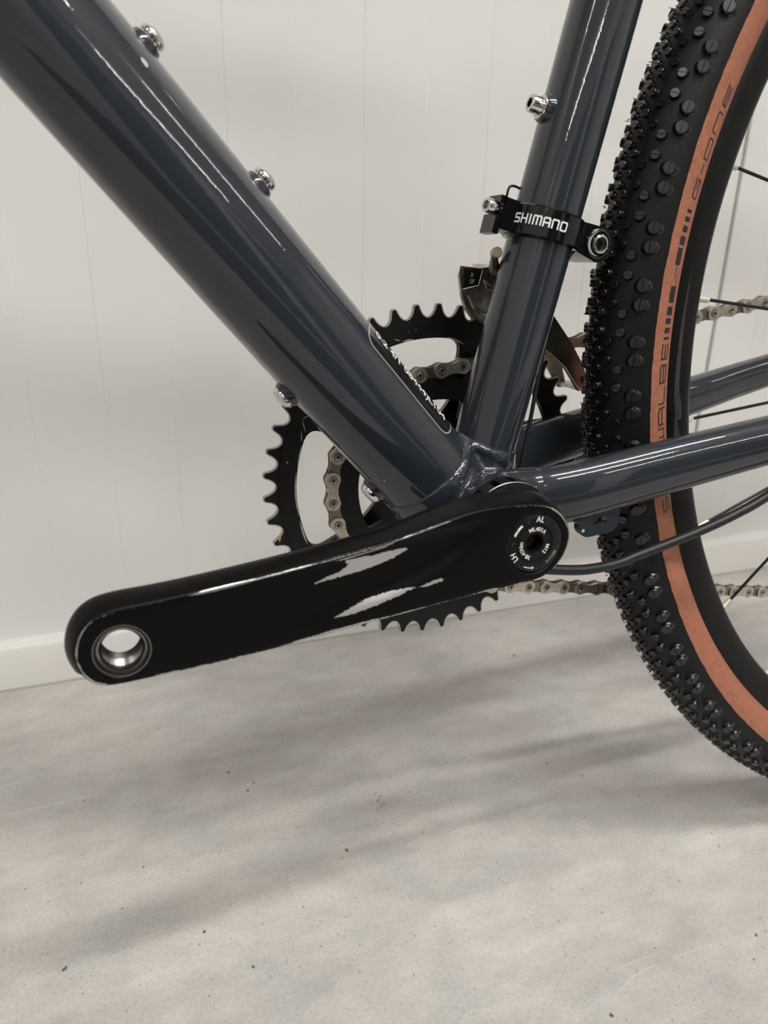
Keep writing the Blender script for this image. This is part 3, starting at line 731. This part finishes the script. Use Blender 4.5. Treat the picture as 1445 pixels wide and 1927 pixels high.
def plate(mb, y, t, r, w):
    out = []
    for k in range(9): a = PI/2+PI*k/8; out.append((r*math.cos(a), r*math.sin(a)))
    out += [(P0*0.32, -w*1.12), (P0*0.5, -w), (P0*0.68, -w*1.12)]
    for k in range(9): a = -PI/2+PI*k/8; out.append((P0+r*math.cos(a), r*math.sin(a)))
    out += [(P0*0.68, w*1.12), (P0*0.5, w), (P0*0.32, w*1.12)]
    mb.prism([out], (0, y, 0), (1, 0, 0), (0, 0, 1), t)
ol = MB(); plate(ol, -0.0021, 0.0010, 0.0042, 0.0026); plate(ol, 0.0031, 0.0010, 0.0042, 0.0026)
for x in (0, P0):
    for sg in (-1, 1):
        ol.m = 1; ol.lathe((x, sg*0.00312, 0), (0, sg, 0), [(0.0023, 0), (0.0021, 0.00004), (0.0019, 0.00002)], 14)
        ol.m = 0; ol.lathe((x, sg*0.0031, 0), (0, sg, 0), [(0.0019, -0.0002), (0.0018, 0.0003), (0.0012, 0.0004)], 14)
        ol.m = 1; ol.lathe((x, sg*0.0031, 0), (0, sg, 0), [(0.0012, 0.0004), (0.0009, 0.0001), (0.0001, 0.0001)], 12)
ome = ol.mesh('outer_link', [M['chain'], M['rivet']], 40)
il = MB(); plate(il, -0.0011, 0.0009, 0.0041, 0.0029); plate(il, 0.0020, 0.0009, 0.0041, 0.0029)
for x in (0, P0): il.lathe((x, -0.0012, 0), (0, 1, 0), [(0.0038, 0), (0.0038, 0.0024)], 16)
ime = il.mesh('inner_link', [M['chain_dark']], 40)
pm = MB()
for p in pins: pm.lathe((p.x, YC-0.003, p.y), (0, 1, 0), [(0.0018, 0), (0.0018, 0.006)], 8)
chain = part('chain', pm, M['rivet'], label='nickel bicycle chain on the small chainring')
for i in range(len(pins)-1):
    a, b = pins[i], pins[i+1]; outer = (i-i101) % 2 == 0
    o = link('outer_link' if outer else 'inner_link', ome if outer else ime, chain, (a.x, YC, a.y))
    o.rotation_euler = (0, -math.atan2(b.y-a.y, b.x-a.x), 0)

# ---- cassette, hub, derailleur pulley (mostly beyond the frame edge)
cs = MB()
for k, (n, y) in enumerate(((36, .0255), (32, .0294), (28, .0333), (25, .0372), (22, .0411), (19, .045), (17, .049), (15, .0528), (13, .0567), (11, .0606))):
    r = P0/2/math.sin(PI/n); cs.prism([tooth_loop(n, 0, r+0.0025, r-0.0038, r), circ(max(r-0.014, 0.012), 24)], (AX.x, y+0.0008, AX.z), (1, 0, 0), (0, 0, 1), 0.0016)
part('cassette', cs, M['steel'], 30)

# ---- wheel
def wpt(al, r, y): return V((AX.x - r*math.cos(al), y, AX.z + r*math.sin(al)))
RC, RT = 0.3330, 0.0205
def tpt(al, th, off=0.0):      # tyre surface: wheel angle, section angle from the crown (positive = left side)
    return wpt(al, RC+(RT+off)*math.cos(th), -(RT+off)*math.sin(th))
SEG = 288
def revolve(mb, fn, n2, seg=SEG, closed2=False):
    rings = [[fn(2*PI*i/seg, j) for j in range(n2)] for i in range(seg)]; rings.append(rings[0])
    mb.loft(rings, closed2)
def sect(j, n, a0, a1): return a0+(a1-a0)*j/(n-1)
tm = MB(); revolve(tm, lambda al, j: tpt(al, R(sect(j, 25, -91, 91)), 0.00012 if abs(j-12) < 12 else 0.0), 25)
tyre = part('tyre', tm, M['rubber'], 60, 'black knobbly gravel tyre with terracotta sidewalls')
from mathutils import noise as mnoise
def swpt(sg, al, j, n):
    e = 0.9*mnoise.noise(V((al*160, sg, 0.3))) + 0.6*mnoise.noise(V((al*40, sg, 5.3)))
    a = sect(j, n, 90.0+(1.3*e if j == 0 else 0), 147)
    rr = 0.0 if j > 0 else 0.00013
    p = tpt(al, R(a)*sg, 0.00022 if 0 < j < n-1 else rr)
    if j >= n-2: p = wpt(al, 0.3160, -sg*(0.0113 if j == n-2 else 0.0100))
    return p
for sg in (1, -1):
    sw = MB(); revolve(sw, lambda al, j: swpt(sg, al, j, 12), 12, 720 if sg > 0 else SEG)
    part('sidewall', sw, M['tan'], 60, 'terracotta sidewall', tyre)
# lettering and bars on the near sidewall
def sw_map(a0, a1, t0, t1):    # letter box: x along the wheel angle, y from baseline t0 to top t1 in section angle
    return lambda x, y: tuple(tpt(R(a0+(a1-a0)*x), R(t0+(t1-t0)*y), 0.00034))
tx = MB()
def unit_text(txt, spans, t0, t1, w):
    for ch, (a0, a1) in zip(txt, spans):
        hh = (t0-t1)*PI/180*RT; ww = R(a1-a0)*0.323
        f = sw_map(a0, a1, t0, t1)
        strokes(tx, [[(x*ww, y*hh) for x, y in pl_] for pl_ in GL[ch]], lambda x, y: f(x/ww, y/hh), w)
unit_text('SCHWALBE', [(344.2, 345.5), (346.15, 347.5), (348.2, 349.9), (350.85, 352.4), (352.8, 354.35), (354.75, 356.25), (356.65, 358.2), (358.75, 360.0)], 120.5, 106.0, 0.00085)
unit_text('G-ONE', [(12.1, 13.6), (13.9, 14.9), (15.2, 16.8), (17.3, 18.9), (19.5, 21.0)], 119.5, 109.0, 0.0007)
def bar(a0, a1, t0, t1):
    n = max(2, int((a1-a0)*3)); rr = []
    for k in range(n+1):
        a = R(a0+(a1-a0)*k/n); rr.append([tpt(a, R(t0+(t1-t0)*q/3), 0.00034) for q in range(4)])
    tx.loft(rr, False)
for a0, a1 in ((0.43, 0.66), (1.0, 1.45), (1.78, 2.26), (2.52, 3.25), (3.55, 4.93)): bar(a0, a1, 106.5, 119.6)
bar(4.93, 6.15, 117.0, 118.0); bar(5.5, 6.75, 110.8, 112.0)
for a0, a1 in ((6.7, 8.08), (8.32, 9.02), (9.36, 9.85), (10.2, 10.57), (10.92, 11.17)): bar(a0, a1, 106.0, 118.3)
part('lettering', tx, M['ink'], parent=tyre)
# knobs
def knob_mesh(rt_, rb_, h, slot, skew=0.0):
    """round stud split by a slot along y; skew draws the foot out towards +x"""
    mb = MB(); n = 14; zb = h*0.4
    def foot(r, z, sk): return [(r*math.cos(2*PI*k/n)+(sk if math.cos(2*PI*k/n) > 0 else 0)*math.cos(2*PI*k/n), r*math.sin(2*PI*k/n), z) for k in range(n)]
    mb.loft([foot(rb_*1.14, -0.0005, skew), foot(rb_, 0.0003, skew*0.7), foot(rt_*1.02, zb, skew*0.25)], True)
    mb.add(foot(rt_*1.02, zb, skew*0.25), [tuple(range(n))])
    for sg in (1, -1):
        rows = []
        for r, z, sk in ((rt_*1.02, zb-0.0001, skew*0.25), (rt_, h-0.0004, 0), (rt_*0.87, h, 0)):
            row = []
            for k in range(9):
                a = -PI/2 + PI*k/8; x = max(r*math.cos(a)+sk*math.cos(a)*(sg > 0), slot); row.append((sg*x, sg*r*math.sin(a), z))
            rows.append(row)
        mb.loft(rows, True, (False, True))
    return mb
KM = {'side': knob_mesh(0.0031, 0.0034, 0.0024, 0.0002, 0.0014), 'mid': knob_mesh(0.00235, 0.0026, 0.0023, 0.00014), 'small': knob_mesh(0.0020, 0.0022, 0.0021, 0.00013)}
KME = {k: m.mesh('knob', M['knob'], 40) for k, m in KM.items()}
NP = 81; PER = 360.0/NP; PH0 = 21.78
kn = []
for i in range(NP):
    c = PH0 + PER*i
    for sg in (1, -1):
        for o in (-0.74, 0.74):
            kn.append((c+o, sg*61.3, 'side', 0.0)); kn.append((c+PER/2+o, sg*41.6, 'mid', 90)); kn.append((c+o, sg*26.6, 'small', 90))
        for o in (-1, 0, 1): kn.append((c+PER/3*o+0.05, sg*12.0, 'small', 90))
    for o in (-1, 0, 1): kn.append((c+PER/3*(o+0.5), 0.0, 'small', 90))
def knob_matrix(al, th, rot):
    al = R(al); th = R(th); p = tpt(al, th); n = (tpt(al, th, 0.001)-p).normalized()
    t_ = (tpt(al+0.001, th)-p); t_ = (t_-n*t_.dot(n)).normalized(); b_ = n.cross(t_)
    if rot > 1: b_ = (tpt(al, th+(0.001 if th > 0 else -0.001))-p).normalized()
    x = t_*math.cos(rot)+b_*math.sin(rot); y = n.cross(x)
    return Matrix(((x.x, y.x, n.x, p.x), (x.y, y.y, n.y, p.y), (x.z, y.z, n.z, p.z), (0, 0, 0, 1)))
SZ = {'side': 3.7, 'mid': 2.7, 'small': 2.2}; scored = []
for q in kn:
    m4 = knob_matrix(q[0], q[1], R(90 if q[3] == 0 else 0) + random.uniform(-0.12, 0.12))
    w = to_world(m4.translation); d = w-CAM; z = d.dot(fwd); px = 722.5+1472.9*d.dot(right)/max(z, .01); py = 963.5-1472.9*d.dot(upv)/max(z, .01)
    nb = V((m4[0][2], m4[1][2], m4[2][2])); nw = to_world(nb)-to_world(V((0, 0, 0))); face = -nw.dot(d.normalized())
    vis = z > 0 and -30 < px < 1475 and -30 < py < 1957 and face > 0.02
    scored.append((SZ[q[2]]**2*(face+0.25)/z**2 if vis else -1, q, m4))
scored.sort(key=lambda s: -s[0])
rest = MB()
for i, (sc, q, m4) in enumerate(scored):
    if i < 300 and sc > 0:
        o = link('knob', KME[q[2]], tyre); o.matrix_local = m4
    else:
        src = KM[q[2]]; rest.add([m4 @ V(p) for p in src.v], src.f)
ko = part('small_knobs', rest, M['knob'], 40, parent=tyre); tag(ko, kind='stuff')
# thin moulding hairs on the tread
hr = MB()
for i in range(700):
    al = R(random.uniform(-60, 60)); th = R(random.choice((0, 12, -12, 26.6, -26.6))+random.uniform(-6, 6)); p = tpt(al, th, 0.0012); n = (tpt(al, th, 0.002)-p).normalized()
    n = (n + V((random.uniform(-.4, .4), random.uniform(-.4, .4), random.uniform(-.4, .4)))).normalized()
    hr.tube([p, p+n*random.uniform(0.0008, 0.0022)], [0.00028, 0.00014], 4)
tag(part('rubber_hairs', hr, M['knob'], 60, parent=tyre), kind='stuff')
# rim
RP = [(0.3168, -0.0100), (0.3172, -0.0112), (0.3168, -0.0124), (0.3155, -0.0130), (0.3120, -0.0132), (0.3060, -0.0129), (0.3025, -0.0120), (0.3000, -0.0102), (0.2985, -0.0060), (0.2978, 0.0)]
RP = RP + [(r, -y) for r, y in reversed(RP[:-1])] + [(0.3080, 0.0100), (0.3050, 0.0), (0.3080, -0.0100)]
rm = MB(); revolve(rm, lambda al, j: wpt(al, *RP[j]), len(RP), SEG, True)
rim = part('rim', rm, M['rim'], 40, 'satin black rim with dark grey decal')
def rim_pt(al, f):  # on the near rim wall, f 0 (outer edge) .. 1
    r = 0.3150-0.0115*f; y = -0.0133+0.0012*max(0, (f-0.55)/0.45); return wpt(al, r, y)
dc = MB()
for a0, a1, f0, f1 in ((352.5, 366.8, 0.18, 0.52),):
    rr = []
    for k in range(33):
        t = k/32; a = R(a0+(a1-a0)*t); w0 = f0+0.16*t; w1 = f1-0.14*t-0.0; 
        if t < 0.18: w0 += 0.9*(0.18-t); w1 += 2.4*(0.18-t)
        if t > 0.85: w1 = w1-(w1-w0)*(t-0.85)/0.16
        rr.append([rim_pt(a, w0+(min(w1, 1.0)-w0)*q/3) for q in range(4)])
    dc.loft(rr, False)
rr = []
for k in range(17):
    t = k/16; a = R(346.0+7.5*t); w0 = 0.05+0.25*t; w1 = 0.95-0.62*t; rr.append([rim_pt(a, w0+(w1-w0)*q/3) for q in range(4)])
dc.loft(rr, False)
part('rim_decal', dc, M['rim_decal'], parent=rim)
hb = MB(); hb.lathe(AX+V((0, -0.055, 0)), (0, 1, 0), [(0.0001, 0), (0.009, 0), (0.010, 0.018), (0.0225, 0.0195), (0.0225, 0.0225), (0.0115, 0.027), (0.0115, 0.070), (0.024, 0.075), (0.024, 0.078), (0.012, 0.080), (0.009, 0.115), (0.0001, 0.115)], 36)
hub = part('hub', hb, M['black'])
for k in range(28):
    al = R(4.15 + 360/28*k); left = k % 2 == 0
    lead = ((k//2) % 2 == 0) != left
    fy = -0.0345 if left else 0.0215
    ha = al + (R(75) if lead else R(-75)); hp = V((AX.x-0.0215*math.cos(ha), fy, AX.z+0.0215*math.sin(ha)))
    tip = wpt(al, 0.2984, -0.0015 if left else 0.0015); d = (hp-tip).normalized()
    s_ = part('spoke', MB().tube([tip+d*0.008, hp], 0.0009, 10), M['spoke'])
    part('nipple', MB().lathe(tip, d, [(0.0026, -0.002), (0.0026, 0.0018), (0.0019, 0.0022), (0.0018, 0.0105), (0.0010, 0.0112)], 10), M['nipple'], 30, 'pale alloy nipple', s_)

# ---- bottle bosses and bolts
def hexloop(r, a0=0.0): return [(r*math.cos(a0+PI/3*k), r*math.sin(a0+PI/3*k)) for k in range(6)]
def boss(parent_name, p, n, dome, kind):
    """painted boss ring on a tube with a bright bolt in it; p on the tube surface, n outward"""
    a, b, n = frame_of(n)
    m = MB(); m.lathe(p, n, [(0.0072, -0.002), (0.0066, 0.0004), (0.0060, 0.0016), (0.0052, 0.0019)], 32)
    bs = part('bottle_boss', m, M['paint'], 40)
    h = MB()
    if kind == 'dome':
        h.lathe(p, n, [(0.0050, 0.0012), (0.0056, 0.0019), (0.0056, 0.0030), (0.0050, 0.0041), (0.0038, 0.0048), (0.0021, 0.0051), (0.0018, 0.0032), (0.0001, 0.0032)], 32)
    elif kind == 'flat':
        h.lathe(p, n, [(0.0046, 0.0004), (0.0050, 0.0009), (0.0050, 0.0017), (0.0044, 0.0021), (0.0044, 0.0028), (0.0053, 0.0031), (0.0055, 0.0043), (0.0048, 0.0055), (0.0036, 0.0062), (0.0024, 0.0063), (0.0020, 0.0040), (0.0001, 0.0040)], 32)
    else:
        h.lathe(p, n, [(0.0052, 0.0015), (0.0052, 0.0026), (0.0040, 0.0028), (0.0039, 0.0076), (0.0035, 0.0082)], 32)
        h.prism([circ(0.0035, 32), hexloop(0.0023)], p+n*0.0042, a, b, 0.0040)
        h.lathe(p, n, [(0.0024, 0.0045), (0.0001, 0.0044)], 12)
    part('bolt', h, M['chrome'], 40, 'bright chromed bolt', bs)
for s in (0.2015, 0.139): boss('down', DA+DD*s+DN*DR, DN, True, 'flat')
for s in (0.0674, 0.0036): boss('down', DA+DD*s-DN*DR, -DN, True, 'dome')
boss('seat', SA+SD*0.1536-SE*SR, -SE, False, 'socket')

# ---- black printed strip on the down tube
def dpt(s, a, off): return DA+DD*s + (DN*math.sin(a)+V((0, -1, 0))*math.cos(a))*(DR+off)
def strip_sticker(s0, s1, a0, a1, off, corner):
    mb = MB(); n = 60; rr = []
    for k in range(n+1):
        s = s0+(s1-s0)*k/n; e = min(s-s0, s1-s); ins = 0
        if e < corner: ins = corner - math.sqrt(max(0, corner**2-(corner-e)**2))
        da = ins/DR; rr.append([dpt(s, (a0+da)+(a1-a0-2*da)*q/8, off) for q in range(9)])
    mb.loft(rr, False); return mb
st = part('tube_sticker', strip_sticker(0.0050, 0.0668, R(41), R(108), 0.00022, 0.006), M['sticker'], label='black sticker strip with white characters', parent=down)
part('sticker_film', strip_sticker(0.0044, 0.0674, R(39.8), R(109), 0.00014, 0.0065), M['film'], parent=down)
def st_map(s_c, a_c):
    return lambda x, y: dpt(s_c - x, a_c + y/DR, 0.0004)
me = text_mesh('lettering', '0 2 4/1 08444)L104', M['white'], lambda x, y: dpt(0.0362-x*0.0069, R(64)+y*0.0080/DR, 0.0004), 1.0, 0.015, 0.98)
part('lettering', None, None, me=me, parent=down)
def chip(s, a, r):
    pts = []; n = 11
    for k in range(n): q = r*random.uniform(0.6, 1.2); pts.append(dpt(s+q*math.cos(2*PI*k/n), a+q*0.7*math.sin(2*PI*k/n)/DR, 0.00012))
    mb = MB(); mb.add([dpt(s, a, 0.00014)]+pts, [(0, k+1, (k+1) % n+1) for k in range(n)]); part('paint_chip', mb, M['chip'], parent=down)
chip(0.1955, R(42.4), 0.0017); chip(0.010, R(-52), 0.0006); chip(0.004, R(-44), 0.0004); chip(0.0152, R(-56), 0.0004); chip(0.066, R(78), .0006); chip(0.1135, R(72), .0009)

# ---- front derailleur
def spt(s, ex, y): return SA+SD*s+SE*ex+V((0, y, 0))
SC = 0.1047                                         # clamp centre along the seat tube
fd = MB()
seg = 56; rr = []
for k in range(seg+1):
    a = 2*PI*k/seg; ri, ro = SR+0.00015, SR+0.0031; hh = 0.0067 + 0.0004*max(0, -math.cos(a))
    f = lambda r, h: SA+SD*(SC+h) + SE*r*math.cos(a) + V((0, 1, 0))*r*math.sin(a)
    rr.append([f(ri, -hh), f(ro-0.0007, -hh), f(ro, -hh+0.0007), f(ro+0.0002, 0), f(ro, hh-0.0007), f(ro-0.0007, hh), f(ri, hh)])
fd.loft(rr, True)
# rear ear (rounded) and front ears
ear = []
for k in range(13): a = -PI/2+PI*k/12; ear.append((0.0245+0.0080*math.cos(a), -0.0008+0.0080*math.sin(a)))
ear = [(0.0120, -0.0066)] + ear + [(0.0120, 0.0066)]
fd.prism([ear], SA+SD*SC+V((0, 0.0075, 0)), SE, SD, 0.0195)
fd.box(SA+SD*(SC+0.0003)-SE*0.0212+V((0, 0.0010, 0)), SE*0.0050, V((0, 0.0058, 0)), SD*0.0070)
fd.box(SA+SD*(SC-0.0050)-SE*0.0268+V((0, 0.0014, 0)), SE*0.0016, V((0, 0.0062, 0)), SD*0.0042)
fd.box(SA+SD*(SC+0.0060)-SE*0.0266+V((0, 0.0014, 0)), SE*0.0014, V((0, 0.0062, 0)), SD*0.0016)
fdo = part('front_derailleur', fd, M['black_gloss'], 40, 'black clamp band and steel cage of the front derailleur')
fd2 = MB()
pv = SA+SD*(SC-0.0006)+SE*0.0240+V((0, -0.0120, 0))
fd2.lathe(pv, (0, -1, 0), [(0.0070, -0.0005), (0.0070, 0.0006), (0.0062, 0.0012), (0.0054, 0.0013), (0.0052, 0.0004)], 36)
part('boss_ring', fd2, M['black_gloss'], parent=fdo)
cr = MB(); rr = []
for k in range(15):
    a = R(110+150*k/14); w = 0.0013*math.sin(PI*max(0.03, min(0.97, k/14)))
    rr.append([pv+V((r_*math.cos(a), -0.00138, r_*math.sin(a))) for r_ in (0.0054, 0.0054+w)])
cr.loft(rr, False); part('bare_metal_patch', cr, M['bare'], parent=fdo)
pb = MB(); pb.m = 1; pb.lathe(pv, (0, -1, 0), [(0.0049, 0.0002), (0.0049, 0.0018), (0.0045, 0.0022), (0.0042, 0.0019), (0.0040, 0.0016), (0.0033, 0.0016)], 36); pb.m = 0; pb.lathe(pv, (0, -1, 0), [(0.0041, 0.00196), (0.0034, 0.0023), (0.0031, 0.0023)], 36)
pb.prism([circ(0.0034, 36), hexloop(0.0030, 0.2)], pv+V((0, 0.0005, 0)), (1, 0, 0), (0, 0, 1), 0.0022)
pb.m = 1; pb.lathe(pv, (0, -1, 0), [(0.0032, 0.0001), (0.0001, 0.0000)], 18)
part('pivot_bolt', pb, [M['chrome'], M['black_gloss']], 35, 'bright socket pivot bolt', fdo)
cbn = (-SE*0.95 + V((0, -0.26, -0.02))).normalized(); cb0 = SA+SD*(SC+0.0018)-SE*0.0268+V((0, -0.0010, 0))
ca, cb_, cn = frame_of(cbn)
c2 = MB(); c2.lathe(cb0, cbn, [(0.0020, -0.004), (0.0020, 0.001), (0.0030, 0.0012), (0.0033, 0.0018), (0.0033, 0.0066), (0.0030, 0.0071)], 28)
c2.prism([circ(0.0030, 30), hexloop(0.0021, 0.3)], cb0+cbn*0.0043, ca, cb_, 0.0028); c2.m = 1; c2.lathe(cb0, cbn, [(0.0022, 0.0047), (0.0001, 0.0046)], 14)
part('clamp_bolt', c2, [M['chrome'], M['brass']], 35, 'bright socket clamp bolt', fdo)
# lettering on the band
sh = MB()
def band(x, y):     # x, y in metres on the band surface
    a = R(-164.5) + x/(SR+0.0034); s = SC + 0.0002 + y
    return tuple(SA+SD*s + SE*(SR+0.00345)*math.cos(a) + V((0, 1, 0))*(SR+0.00345)*math.sin(a))
x = 0.0; hh = 0.0036; kx = 0.0255/0.0280
for ch, w in zip('SHIMANO', (0.0026, 0.0028, 0.0007, 0.0038, 0.0030, 0.0030, 0.0031)):
    strokes(sh, [[((x+w*px_)*kx, (py_-0.5)*hh) for px_, py_ in pl_] for pl_ in GL[ch]], band, 0.00072); x += w+0.00145
part('lettering', sh, M['white'], parent=fdo)
# cage plates, arcs around the big ring
front = [(0.0085, 0.1146), (0.0200, 0.1134), (0.0300, 0.1146), (0.044, 0.1135)]
outer = [(0.0525, 0.1035), (0.0640, 0.0895), (0.0765, 0.0745), (0.0862, 0.0605), (0.0893, 0.0520), (0.0890, 0.0468)]
inner = [(0.0845, 0.0468), (0.0815, 0.0500), (0.0740, 0.0600), (0.0640, 0.0680), (0.050, 0.0765), (0.036, 0.0828), (0.0245, 0.0852), (0.0170, 0.0890), (0.0118, 0.0945), (0.0095, 0.1005), (0.0078, 0.1106)]
loop = front+outer+inner
cg = MB(); cg.prism([loop], (0, 0.0355, 0), (1, 0, 0), (0, 0, 1), 0.0012)
# rolled bead along the inner edge and pressed ribs
cg.tube([V((x_, 0.0347, z_)) for x_, z_ in inner], 0.0008, 8); cg.tube([V((0.0125, 0.0350, 0.1010)), V((0.0165, 0.0345, 0.0945)), V((0.024, 0.0342, 0.0905)), V((0.034, 0.0342, 0.0885))], [0.0006, 0.0016, 0.0020, 0.0012], 10)
cg.tube([V((0.021, 0.0350, 0.1085)), V((0.0245, 0.0343, 0.1040)), V((0.0305, 0.0343, 0.1015))], [0.0004, 0.0018, 0.0006], 10)
part('cage_plate', cg, M['cage'], 40, 'mirror steel inner cage plate', fdo)
cg = MB(); cg.prism([[(x_*0.86+0.0118, z_*0.97) for x_, z_ in loop]], (0, 0.0575, 0), (1, 0, 0), (0, 0, 1), 0.0012); part('cage_plate', cg, M['cage'], 40, None, fdo)
bg = MB(); bg.box((0.0868, 0.0465, 0.0480), (0.0018, 0, 0.0004), (0, 0.0115, 0), (0, 0, 0.0012)); part('cage_bridge', bg, M['cage'], parent=fdo)
bg = MB(); bg.box((0.036, 0.0465, 0.1135), (0.009, 0, -0.001), (0, 0.0115, 0), (0, 0, 0.0008)); part('cage_bridge', bg, M['cage'], parent=fdo)
la = MB(); la.box((0.045, 0.024, 0.112), (0.008, 0.002, 0.006), (-0.001, 0.0085, 0), (-0.005, 0, 0.009)); la.box((0.031, 0.016, 0.1200), (0.0055, 0, 0.001), (0, 0.004, 0), (-0.001, 0, 0.0042)); part('link_arm', la, M['brass'], 30, 'dull steel linkage', fdo)
nb = MB(); nb.lathe((0.0120, 0.0040, 0.1205), (-0.25, -1, 0.1), [(0.0001, 0.004), (0.0022, 0.004), (0.0026, 0.0034), (0.0026, 0)], 20); nb.tube([(0.0125, 0.0055, 0.1190), (0.0135, 0.008, 0.1165), (0.018, 0.015, 0.113)], [0.0018, 0.0022, 0.003], 12); part('pivot_pin', nb, M['brass'], parent=fdo)
sq = MB(); sq.prism([[(0.0103, 0.1136), (0.0206, 0.1126), (0.0186, 0.1052), (0.0100, 0.1035)]], (0, 0.03415, 0), (1, 0, 0), (0, 0, 1), 0.0001); part('cage_sticker', sq, M['sticker'], parent=fdo)
ed = MB(); ed.tube([V((0.0100, 0.0340, 0.1032)), V((0.0188, 0.0340, 0.1049)), V((0.0209, 0.0340, 0.1126))], 0.00022, 6); part('sticker_edge', ed, M['bare'], parent=fdo)
for txt, cz in (('II', 0.1100), ('SF', 0.1068)):
    me = text_mesh('lettering', txt, M['grey_print'], lambda X_, Y_: (0.0150+X_*0.0030, 0.03395, cz+Y_*0.0030), 1.0, 0.01); part('lettering', None, None, me=me, parent=fdo)
# shift cable loop above the clamp and the inner cable behind the seat tube
lp = smooth_path([spt(SC+0.006, -0.0155, 0.012), spt(SC+0.0095, -0.0180, 0.010), spt(SC+0.0145, -0.0185, 0.009), spt(SC+0.0160, -0.0150, 0.010), spt(SC+0.0158, -0.010, 0.012)], 6)
part('cable_end', MB().tube(lp, 0.0006, 8), M['hose'], parent=fdo)
cabm = MB().tube(smooth_path([(0.062, 0.020, 0.118), (0.0475, 0.0100, 0.0875), (0.0425, 0.0085, 0.0655), (0.0385, 0.0070, 0.0440), (0.0348, 0.0055, 0.0275), (0.0310, 0.0045, 0.0105), (0.026, 0.003, -0.012)], 6), 0.0011, 10)
part('shift_cable', cabm, M['hose'])

# ---- rear brake hose and its guide
hp = smooth_path([(-0.045, -0.030, 0.0020), (-0.02, -0.040, -0.0150), (0.0105, -0.0470, -0.0200), (0.0335, -0.0500, -0.0232), (0.0483, -0.0505, -0.0234), (0.0586, -0.0508, -0.0221), (0.0672, -0.0512, -0.0197), (0.0858, -0.0518, -0.0154), (0.1062, -0.0528, -0.0098), (0.1235, -0.0540, -0.0036), (0.1395, -0.0550, 0.0035), (0.19, -0.059, 0.030), (0.27, -0.067, 0.070), (0.36, -0.071, 0.115)], 6)
part('brake_hose', MB().tube(hp, 0.0025, 16), M['hose'], 60, 'black rear brake hose')
gd = []
for k in range(9): a = PI+PI/2*k/8; gd.append((0.0445+0.0060*math.cos(a), -0.0048+0.0060*math.sin(a)))
for k in range(9): a = -PI/2+PI/2*k/8; gd.append((0.0555+0.0060*math.cos(a), -0.0048+0.0060*math.sin(a)+0.0008))
gd += [(0.0615, 0.0018), (0.0385, -0.0010)]
hole = [(0.0465, -0.0052), (0.0540, -0.0046), (0.0540, -0.0010), (0.0465, -0.0016)]
gm = MB(); gm.prism([gd, hole], (0, -0.0375, 0), (1, 0, 0), (0, 0, 1), 0.0040)
gdo = part('hose_guide', gm, M['paint'], 30, 'small painted hose guide under the chain stay')
part('paint_chip', MB().lathe((0.0412, -0.04155, -0.0072), (0, -1, 0), [(0.0009, 0), (0.0007, 0.00008), (0.0001, 0.0001)], 10), M['chip'], parent=gdo)
